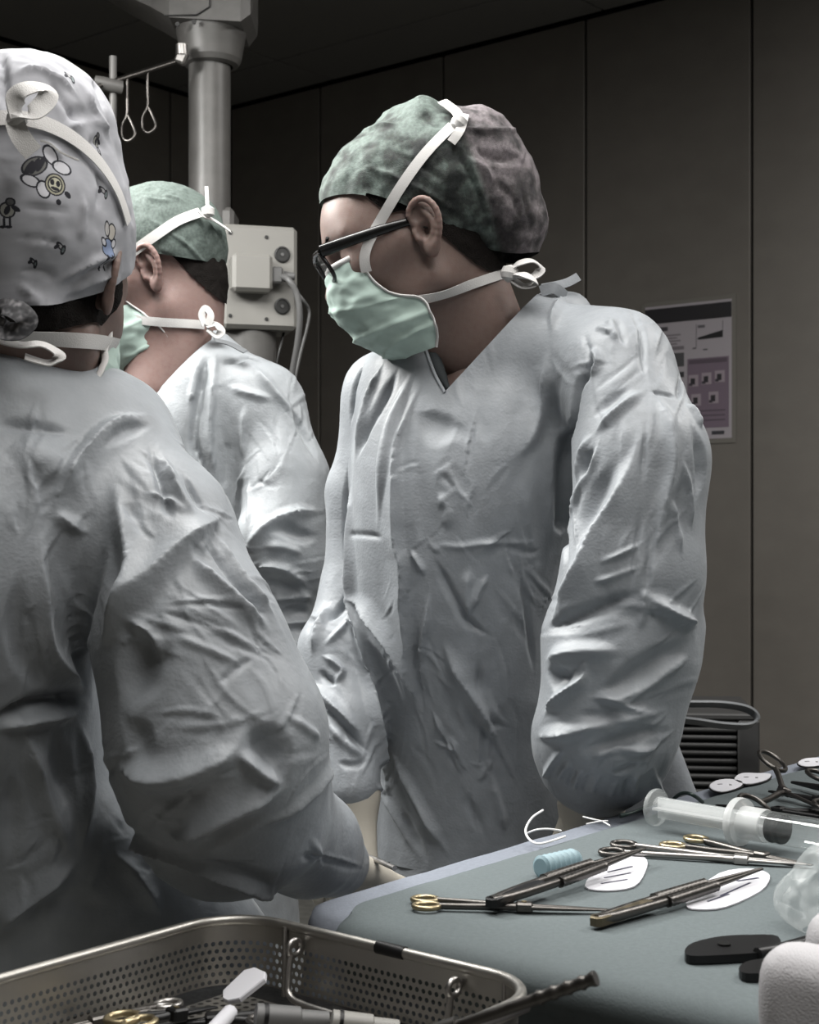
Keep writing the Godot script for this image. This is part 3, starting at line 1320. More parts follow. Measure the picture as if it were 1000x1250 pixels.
	# power lead and a thin second lead hanging from the box
	put("power_lead", tube_mesh(curve(PackedVector3Array([on.call(0.76, 0.505, 0.02), at(352, 341, d - 0.09), at(362, 358, d - 0.09), at(366, 385, d - 0.085), at(363, 420, d - 0.07), at(357, 455, d - 0.05), at(350, 520, d - 0.02), at(345, 620, d)]), 6), 0.0062, 10), M.cable, t)
	put("thin_lead", tube_mesh(curve(PackedVector3Array([on.call(0.95, 0.6, 0.0), at(370, 366, d - 0.02), at(377, 378, d), at(376, 395, d), at(365, 440, d), at(358, 480, d), at(352, 560, d)]), 6), 0.0032, 8), M.cable, t)
	put("thin_lead", tube_mesh(curve(PackedVector3Array([at(347, 404, d + 0.02), at(342, 425, d), at(337, 450, d), at(330, 500, d)]), 5), 0.0028, 8), M.pendant_dark, t)

	# infusion bar with hooks, clamped to the collar
	var hb := thing("infusion_rail", "chrome infusion rail with cross clamp held by the white column", "infusion rail", at(170, 90, d))
	put("clamp", box_mesh(at(222, 70, d - 0.075), Vector3(0.022, 0.028, 0.022), Basis(Vector3.FORWARD, 0.4), 0.004), M.steel, hb)
	put("clamp_knob", lathe_mesh([Vector2(0, -0.012), Vector2(0.012, -0.01), Vector2(0.012, 0.01), Vector2(0, 0.012)], Transform3D(Basis(), at(222, 61, d - 0.08)), 14), M.steel, hb)
	put("bar", tube_mesh(PackedVector3Array([at(118, 106, d - 0.2), at(220, 73, d - 0.07)]), 0.0052, 10), M.steel_dark, hb)
	put("upright", tube_mesh(PackedVector3Array([at(138, 69, d - 0.17), at(138, 140, d - 0.17), at(137, 300, d - 0.17)]), 0.0075, 12), M.pendant, hb)
	put("cross_piece", tube_mesh(PackedVector3Array([at(115, 99, d - 0.19), at(124, 102, d - 0.185), at(149, 107, d - 0.17)]), PackedFloat32Array([0.011, 0.014, 0.013]), 12), M.pendant, hb)
	for k in [[155, 96, 175, 0.155, "wire infusion hook hanging beside the rail cross piece"], [180, 88, 165, 0.12, "wire infusion hook hanging nearer the round white column"]]:
		var hx: float = k[0]
		var y0: float = k[1]
		var y1: float = k[2]
		var dd: float = d - k[3]
		var hook := thing("infusion_hook", k[4], "hook", at(hx, y0, dd), "hooks on the infusion rail")
		var hp := PackedVector3Array([at(hx, y0 - 2, dd), at(hx, y0 + 22, dd), at(hx, y1 - 35, dd), at(hx - 6, y1 - 22, dd), at(hx - 6, y1 - 9, dd), at(hx, y1 - 3, dd - 0.004), at(hx + 7, y1 - 6, dd - 0.006), at(hx + 10, y1 - 13, dd - 0.004), at(hx + 6, y1 - 24, dd), at(hx + 1, y1 - 34, dd)])
		put("wire", tube_mesh(curve(hp, 5), 0.0030, 8), M.steel_dark, hook)

func build_machine() -> void:
	# dark unit with cooling slots behind the right person
	var d := 2.75
	var t := thing("equipment_cart", "dark equipment cart with horizontal cooling slots behind the gown", "equipment cart", at(870, 900, d) * Vector3(1, 0, 1))
	var yaw := Basis(Vector3.UP, deg_to_rad(-6))
	var c := at(862, 905, d)
	var top := at(0, 872, d).y
	var w := 0.20
	# a hollow casing: back box, four edges round an opening, and slats set in it with gaps between
	var org := Vector3(c.x, 0, -d)
	var cart := func(x: float, y0: float, y1: float, z: float, wide: float, thick: float, called: String) -> void:
		put(called, box_mesh(org + yaw * Vector3(x, (y0 + y1) / 2, z), Vector3(wide, y1 - y0, thick), yaw, 0.003), M.machine, t)
	var low := at(0, 975, d).y
	cart.call(0.0, 0.0, top, -0.20, w, 0.20, "body")
	cart.call(0.0, top - 0.012, top, -0.055, w, 0.09, "top_edge")
	cart.call(0.0, 0.0, low, -0.055, w, 0.09, "lower_front")
	cart.call(-w / 2 + 0.008, low, top - 0.012, -0.055, 0.016, 0.09, "side_edge")
	cart.call(w / 2 - 0.02, low, top - 0.012, -0.055, 0.04, 0.09, "side_edge")
	for k in 10:
		var y := at(0, 883 + 9.5 * k, d).y
		if y > low + 0.004:
			cart.call(-0.012, y - 0.0042, y + 0.0042, -0.02, w - 0.056, 0.012, "slat")
	# grey strap looped over the unit
	var s := thing("grey_strap", "flat grey strap bent into a loop above the slotted cart", "strap", at(870, 868, d))
	var pts := curve(PackedVector3Array([at(800, 858, d - 0.05), at(845, 858, d - 0.06), at(885, 859, d - 0.07), at(914, 865, d - 0.07), at(925, 877, d - 0.07), at(915, 887, d - 0.07), at(885, 887, d - 0.06), at(850, 882, d - 0.05), at(822, 879, d - 0.05), at(800, 878, d - 0.05)]), 5)
	var nrm := PackedVector3Array()
	for i in pts.size():
		var tg := (pts[mini(i + 1, pts.size() - 1)] - pts[maxi(i - 1, 0)]).normalized()
		nrm.append(tg.cross(Vector3(0, 0.42, 0.9)).normalized())
	var st := mb()
	ribbon(st, pts, nrm, 0.03, 0.004)
	put("band", done(st), M.strap_grey, s)
	put("support", tube_mesh(PackedVector3Array([at(815, 876, d - 0.04), at(824, 881, d - 0.036)]), 0.006, 8), M.steel, s)

func build_monitor() -> void:
	# anaesthesia monitor seen in the gap under the middle person's chin
	var d := 3.3
	var t := thing("patient_monitor", "small grey monitor on a dark stand beyond the middle person", "monitor", at(160, 470, d) * Vector3(1, 0, 1))
	put("stand", box_mesh(Vector3(at(128, 0, d).x, at(0, 500, d).y / 2 + 0.1, -d - 0.12), Vector3(0.11, at(0, 450, d).y + 0.15, 0.1), Basis(Vector3.UP, 0.3), 0.008), M.machine, t)
	var bs := Basis(Vector3.UP, 0.25) * Basis(Vector3.RIGHT, -0.2)
	put("casing", box_mesh(at(152, 468, d), Vector3(0.062, 0.075, 0.05), bs, 0.012), M.pendant, t)
	put("screen_glass", box_mesh(at(153, 466, d) + bs.z * 0.026, Vector3(0.046, 0.045, 0.003), bs, 0.001), M.black, t)
	put("dial", lathe_mesh([Vector2(0.008, 0), Vector2(0.008, 0.006), Vector2(0, 0.006)], Transform3D(Basis(bs.x, bs.z, -bs.y), at(149, 466, d) + bs.z * 0.028), 14), M.cable, t)
	put("base", box_mesh(at(153, 492, d), Vector3(0.1, 0.016, 0.09), bs, 0.004), M.pendant, t)
	put("post", tube_mesh(PackedVector3Array([Vector3(at(153, 0, d).x, 0.0, -d - 0.02), at(153, 495, d + 0.02)]), 0.02, 12), M.machine, t)

# ---------------------------------------------------------------- people: what they share
# local axes of a head: x to the person's left, y up, z to the front; origin between the ear holes
func head_field(t: Transform3D, neck: Vector3, neck_r: float) -> Field:
	var f := Field.new()
	var b := t.basis
	f.ell(t * Vector3(0, 0.047, -0.008), Vector3(0.076, 0.086, 0.099), b, 0.02)
	f.ell(t * Vector3(0, -0.02, 0.030), Vector3(0.062, 0.078, 0.064), b, 0.03)
	f.ell(t * Vector3(0, 0.035, 0.062), Vector3(0.058, 0.042, 0.036), b, 0.03)
	for s in [-1.0, 1.0]:
		f.cap(t * Vector3(0.056 * s, -0.055, 0.0), 0.014, t * Vector3(0.014 * s, -0.096, 0.066), 0.013, 0.03)
		f.cap(t * Vector3(0.062 * s, 0.0, 0.02), 0.010, t * Vector3(0.044 * s, -0.012, 0.073), 0.014, 0.03)
		f.cap(t * Vector3(0.012 * s, 0.031, 0.093), 0.0075, t * Vector3(0.05 * s, 0.03, 0.073), 0.008, 0.016)
		f.ell(t * Vector3(0.032 * s, 0.010, 0.104), Vector3(0.019, 0.013, 0.016), b, 0.016, 1)
		f.ell(t * Vector3(0.032 * s, 0.008, 0.0795), Vector3(0.015, 0.0125, 0.0125), b, 0.004)
		f.cap(t * Vector3(0.018 * s, 0.0135, 0.0875), 0.0025, t * Vector3(0.046 * s, 0.0115, 0.081), 0.0025, 0.005)
	f.cap(t * Vector3(0, 0.018, 0.094), 0.009, t * Vector3(0, -0.026, 0.113), 0.013, 0.016)
	f.cap(t * Vector3(-0.012, -0.033, 0.099), 0.009, t * Vector3(0.012, -0.033, 0.099), 0.009, 0.012)
	f.cap(t * Vector3(-0.018, -0.062, 0.089), 0.009, t * Vector3(0.018, -0.062, 0.089), 0.009, 0.014)
	f.ell(t * Vector3(0, -0.096, 0.072), Vector3(0.019, 0.014, 0.015), b, 0.02)
	f.cap(t * Vector3(0, -0.02, -0.035), 0.058, neck, neck_r, 0.035)
	# throat
	f.cap(t * Vector3(0, -0.085, 0.035), 0.025, neck.lerp(t * Vector3(0, -0.1, 0.02), 0.25) + t.basis.z * 0.03, 0.03, 0.04)
	return f

func ear_skin(t: Transform3D, side: float, big := 1.0) -> Shell:
	# the outer ear in its own small field; e: x outwards, y up, z forwards
	var b := t.basis * Basis(Vector3.UP, -0.35 * side) * Basis(Vector3.RIGHT, -0.12)
	var o := t * Vector3(0.076 * side, -0.002, -0.006)
	var e := Transform3D(Basis(b.x * side, b.y, b.z).scaled_local(Vector3(big, big, big)), o)
	var eb := b
	var f := Field.new()
	f.ell(e * Vector3(0.004, 0.006, -0.006), Vector3(0.0045, 0.028, 0.0165) * big, eb, 0.004)
	var rim := PackedVector3Array([Vector3(0.004, 0.004, 0.006), Vector3(0.009, 0.020, 0.010), Vector3(0.011, 0.031, 0.003), Vector3(0.012, 0.035, -0.008), Vector3(0.013, 0.030, -0.018), Vector3(0.013, 0.018, -0.024), Vector3(0.012, 0.004, -0.024), Vector3(0.010, -0.010, -0.019), Vector3(0.008, -0.020, -0.012)])
	var rc := curve(rim, 2)
	for i in rc.size() - 1:
		f.cap(e * rc[i], 0.0034 * big, e * rc[i + 1], 0.0034 * big, 0.003)
	f.ell(e * Vector3(0.007, -0.024, -0.006), Vector3(0.0048, 0.0105, 0.0085) * big, eb, 0.008)
	var anti := curve(PackedVector3Array([Vector3(0.007, 0.022, -0.006), Vector3(0.009, 0.012, -0.014), Vector3(0.009, 0.0, -0.015), Vector3(0.008, -0.011, -0.009)]), 2)
	for i in anti.size() - 1:
		f.cap(e * anti[i], 0.0032 * big, e * anti[i + 1], 0.0030 * big, 0.004)
	f.cap(e * Vector3(0.006, 0.0, 0.008), 0.0042 * big, e * Vector3(0.0065, -0.008, 0.006), 0.0045 * big, 0.005)
	f.cap(e * Vector3(-0.004, 0.01, 0.006), 0.006 * big, e * Vector3(-0.004, -0.02, 0.004), 0.006 * big, 0.008)
	f.ell(e * Vector3(0.009, -0.001, -0.003), Vector3(0.008, 0.0085, 0.007) * big, eb, 0.005, 1)
	f.ell(e * Vector3(0.012, 0.018, 0.001), Vector3(0.006, 0.008, 0.005) * big, eb, 0.004, 1)
	return Shell.net(f, 0.0017).relax(1, 0.4)

# a gloved hand: wrist, the way the fingers point, the way the palm faces; thumb on the side given
func hand_mesh(wrist: Vector3, along: Vector3, palm: Vector3, thumb: float, curl := 0.5) -> ArrayMesh:
	var x := along.normalized()
	var y := (palm - x * palm.dot(x)).normalized()
	var z := x.cross(y) * thumb
	var f := Field.new()
	var w := func(a: float, b: float, c: float) -> Vector3:
		return wrist + x * a - y * b + z * c
	f.cap(w.call(-0.025, 0, 0), 0.028, w.call(0.0, 0, 0), 0.027, 0.02)
	f.cap(w.call(0.0, 0, 0.0), 0.026, w.call(0.08, 0.004, 0.018), 0.022, 0.02, 0, y, 0.75)
	f.cap(w.call(0.0, 0, -0.004), 0.026, w.call(0.078, 0.004, -0.022), 0.02, 0.02, 0, y, 0.75)
	var fl := [0.075, 0.083, 0.078, 0.06]
	for i in 4:
		var zz := 0.032 - 0.021 * i
		var a: Vector3 = w.call(0.082 - absf(i - 1.2) * 0.004, 0.002, zz)
		var ang := 0.25 * curl
		var dir := x
		for j in 3:
			ang += curl * (0.55 if j else 0.35)
			dir = x * cos(ang) + y * sin(ang)
			var l: float = fl[i] * [0.45, 0.31, 0.24][j]
			var b := a + dir * l
			f.cap(a, 0.0098 - 0.0008 * j, b, 0.0092 - 0.0008 * j, 0.004)
			a = b
	var ta: Vector3 = w.call(0.02, -0.004, 0.03)
	var tb: Vector3 = ta + (x * 0.7 + z * 0.55 + y * 0.35).normalized() * 0.045
	var tc := tb + (x * 0.9 + z * 0.15 + y * 0.4).normalized() * 0.034
	f.cap(ta, 0.014, tb, 0.0115, 0.012)
	f.cap(tb, 0.0112, tc, 0.0095, 0.005)
	return Shell.net(f, 0.0042).relax(1, 0.4).mesh()

# a cloth mask: rows from the bridge of the nose to below the chin, in head axes
# row: [front y, front z, side y, side z, half width]
var mask_edge := [PackedVector3Array(), PackedVector3Array(), PackedVector3Array()]

func mask_mesh(t: Transform3D, rows: Array, pleats: Array) -> ArrayMesh:
	var s := Shell.new()
	var nu := 64
	var nv := 56
	for j in nv + 1:
		var v := float(j) / nv * (rows.size() - 1)
		var i := mini(int(v), rows.size() - 2)
		var fr := v - i
		var r := []
		for c in 5:
			r.append(cubic_interpolate(rows[i][c], rows[i + 1][c], rows[maxi(i - 1, 0)][c], rows[mini(i + 2, rows.size() - 1)][c], fr))
		for k in nu + 1:
			var u := float(k) / nu * 2.0 - 1.0
			var a := absf(u)
			var x: float = r[4] * signf(u) * (1.0 - pow(1.0 - a, 1.7))
			var z: float = lerpf(r[1], r[3], pow(a, 2.1))
			var y: float = lerpf(r[0], r[2], pow(a, 1.4))
			var lift := 0.0
			for p in pleats:
				var dv: float = float(j) / nv - (p[0] + p[1] * a)
				if dv > 0:
					lift += p[2] * exp(-dv / 0.05)
				else:
					lift += p[2] * exp(dv / 0.012)
			s.v.append(Vector3(x, y, z) + Vector3(x * 0.6, -0.02, z).normalized() * lift)
	for j in nv:
		for k in nu:
			var a := j * (nu + 1) + k
			s.q.append_array([a, a + nu + 1, a + nu + 2, a + 1])
	var nz := FastNoiseLite.new()
	nz.seed = 4
	nz.frequency = 1.0
	nz.fractal_octaves = 2
	s.normals()
	for i in s.v.size():
		var p := s.v[i] * Vector3(26, 46, 26)
		s.v[i] += s.n[i] * nz.get_noise_3d(p.x, p.y, p.z) * 0.0028
	for i in s.v.size():
		s.v[i] = t * s.v[i]
	# the rims, for the bindings: both sides and the top
	mask_edge = [PackedVector3Array(), PackedVector3Array(), PackedVector3Array()]
	for j in range(0, nv + 1, 2):
		mask_edge[0].append(s.v[j * (nu + 1)])
		mask_edge[1].append(s.v[j * (nu + 1) + nu])
	for k in range(0, nu + 1, 2):
		mask_edge[2].append(s.v[k])
	return s.mesh()

func bind_mask(mask: Node3D, t: Transform3D) -> void:
	for e: PackedVector3Array in mask_edge:
		put("binding", tube_mesh(e, 0.0036, 8, false, 0.45, t.basis.z), M.band, mask)

# a band laid over whatever fields lie under the given pixels
func strap(px: Array, fields: Array, d0: float, width: float, lift := 0.0022, steps := 5) -> ArrayMesh:
	var flat := PackedVector3Array()
	for i in range(0, px.size(), 2):
		flat.append(Vector3(px[i], px[i + 1], 0))
	var eye := Vector3(0, EYE, 0)
	var pts := PackedVector3Array()
	var nrm := PackedVector3Array()
	for p in curve(flat, steps):
		var best := 99.0
		var at_ := at(p.x, p.y, d0)
		var nn := (eye - at_).normalized()
		for f: Field in fields:
			var h := f.hit(eye, (at_ - eye).normalized())
			if f.val(h) < 0.004 and eye.distance_to(h) < best:
				best = eye.distance_to(h)
				nn = f.grad(h)
		var q := eye + (at_ - eye).normalized() * (best if best < 90 else eye.distance_to(at_))
		pts.append(q + nn * lift)
		nrm.append(nn)
	# smooth the way across gaps
	for k in 2:
		for i in range(1, pts.size() - 1):
			pts[i] = pts[i] * 0.5 + (pts[i - 1] + pts[i + 1]) * 0.25
			nrm[i] = (nrm[i] * 0.5 + (nrm[i - 1] + nrm[i + 1]) * 0.25).normalized()
	var st := mb()
	ribbon(st, pts, nrm, width)
	return done(st)

func loop_band(ctrl: Array, d0: float, width: float, face := Vector3(0, 0.1, 1), steps := 6) -> ArrayMesh:
	# a free band in the air: [px, py, depth offset, ...]; face is roughly what the flat side looks at
	var pts := PackedVector3Array()
	for i in range(0, ctrl.size(), 3):
		pts.append(at(ctrl[i], ctrl[i + 1], d0 + ctrl[i + 2]))
	pts = curve(pts, steps)
	var nrm := PackedVector3Array()
	for i in pts.size():
		nrm.append(face)
	var st := mb()
	ribbon(st, pts, nrm, width, 0.0012)
	return done(st)

# trunk and legs under the gown, so that the person stands on the floor
func under_body(f: Field, hip: Vector3, chest: Vector3, wide: float, face: Vector3) -> void:
	var side := face.cross(Vector3.UP).normalized()
	f.cap(chest, 0.085, hip + Vector3(0, 0.05, 0), 0.085, 0.05)
	for s in [-1.0, 1.0]:
		var h: Vector3 = hip + side * wide * s
		var k := Vector3(h.x, 0.48, h.z)
		var a := Vector3(h.x, 0.09, h.z)
		f.cap(h, 0.08, k, 0.055, 0.04)
		f.cap(k, 0.055, a, 0.036, 0.03)
		f.cap(a - Vector3(0, 0.03, 0), 0.034, a + face * 0.13 - Vector3(0, 0.055, 0), 0.026, 0.03)

func clogs(p: Node3D, hip: Vector3, wide: float, face: Vector3) -> void:
	var side := face.cross(Vector3.UP).normalized()
	for s in [-1.0, 1.0]:
		var h: Vector3 = hip + side * wide * s
		var f := Field.new()
		f.cap(Vector3(h.x, 0.045, h.z) - face * 0.03, 0.045, Vector3(h.x, 0.042, h.z) + face * 0.15, 0.042, 0.03)
		f.cap(Vector3(h.x, 0.08, h.z), 0.04, Vector3(h.x, 0.055, h.z) + face * 0.1, 0.045, 0.03)
		put("clog", Shell.net(f, 0.012).relax(1).cut(func(q: Vector3) -> float: return q.y - 0.001).mesh(), M.clog, p)

# hair cut close: the skin of the head lifted by a few millimetres, kept where keep > 0
func hair_shell(hf: Field, seed_: int, low: float, keep: Callable) -> ArrayMesh:
	hf.all()
	var s := Shell.net(hf, 0.0055, Vector3(-9, low, -9)).relax(1).split()
	s.normals()
	for i in s.v.size():
		s.v[i] += s.n[i] * 0.003
	crumple(s, 0.0016, Vector3(70, 70, 70), seed_, false)
	s.normals()
	return s.cut(keep).mesh()

# a gown: fine cloth inside the box lo..hi (what can be seen well), coarse cloth for the rest of the same field
func finish_gown(f: Field, d0: float, cell: float, folds: Array, keep: Callable, seed_: int, noise: float, low: float, behind: float) -> Shell:
	f.all()
	var wide := []
	var thin := []
	for k in folds:
		if maxf(k[1], k[2]) > 11.0 and k[3] != 2:
			wide.append(k)
		else:
			thin.append(k)
	var s := Shell.net(f, cell, Vector3(-99, low, behind)).relax(2, 0.5).split().relax(1, 0.5)
	s.trim(low - 0.004, behind - 0.004)
	crumple(s, noise, Vector3(7, 4, 7), seed_, false)
	crumple(s, noise * 2.4, Vector3(7, 4, 7), seed_ + 3)
	fold(s, f, d0, wide, 1.4)
	s.split()
	crumple(s, noise * 0.9, Vector3(15, 10, 15), seed_ + 5)
	fold(s, f, d0, thin, 1.4)
	s.relax(1, 0.34)
	s.normals()
	s.cut(keep)
	f.all()
	var rest := Shell.net(f, 0.018).relax(1, 0.5).split()
	crumple(rest, noise, Vector3(7, 4, 7), seed_, false)
	rest.normals()
	for i in rest.v.size():
		rest.v[i] -= rest.n[i] * 0.002
	rest.cut(keep)
	rest.trim_inside(low + 0.006, behind + 0.006)
	return s.join(rest)

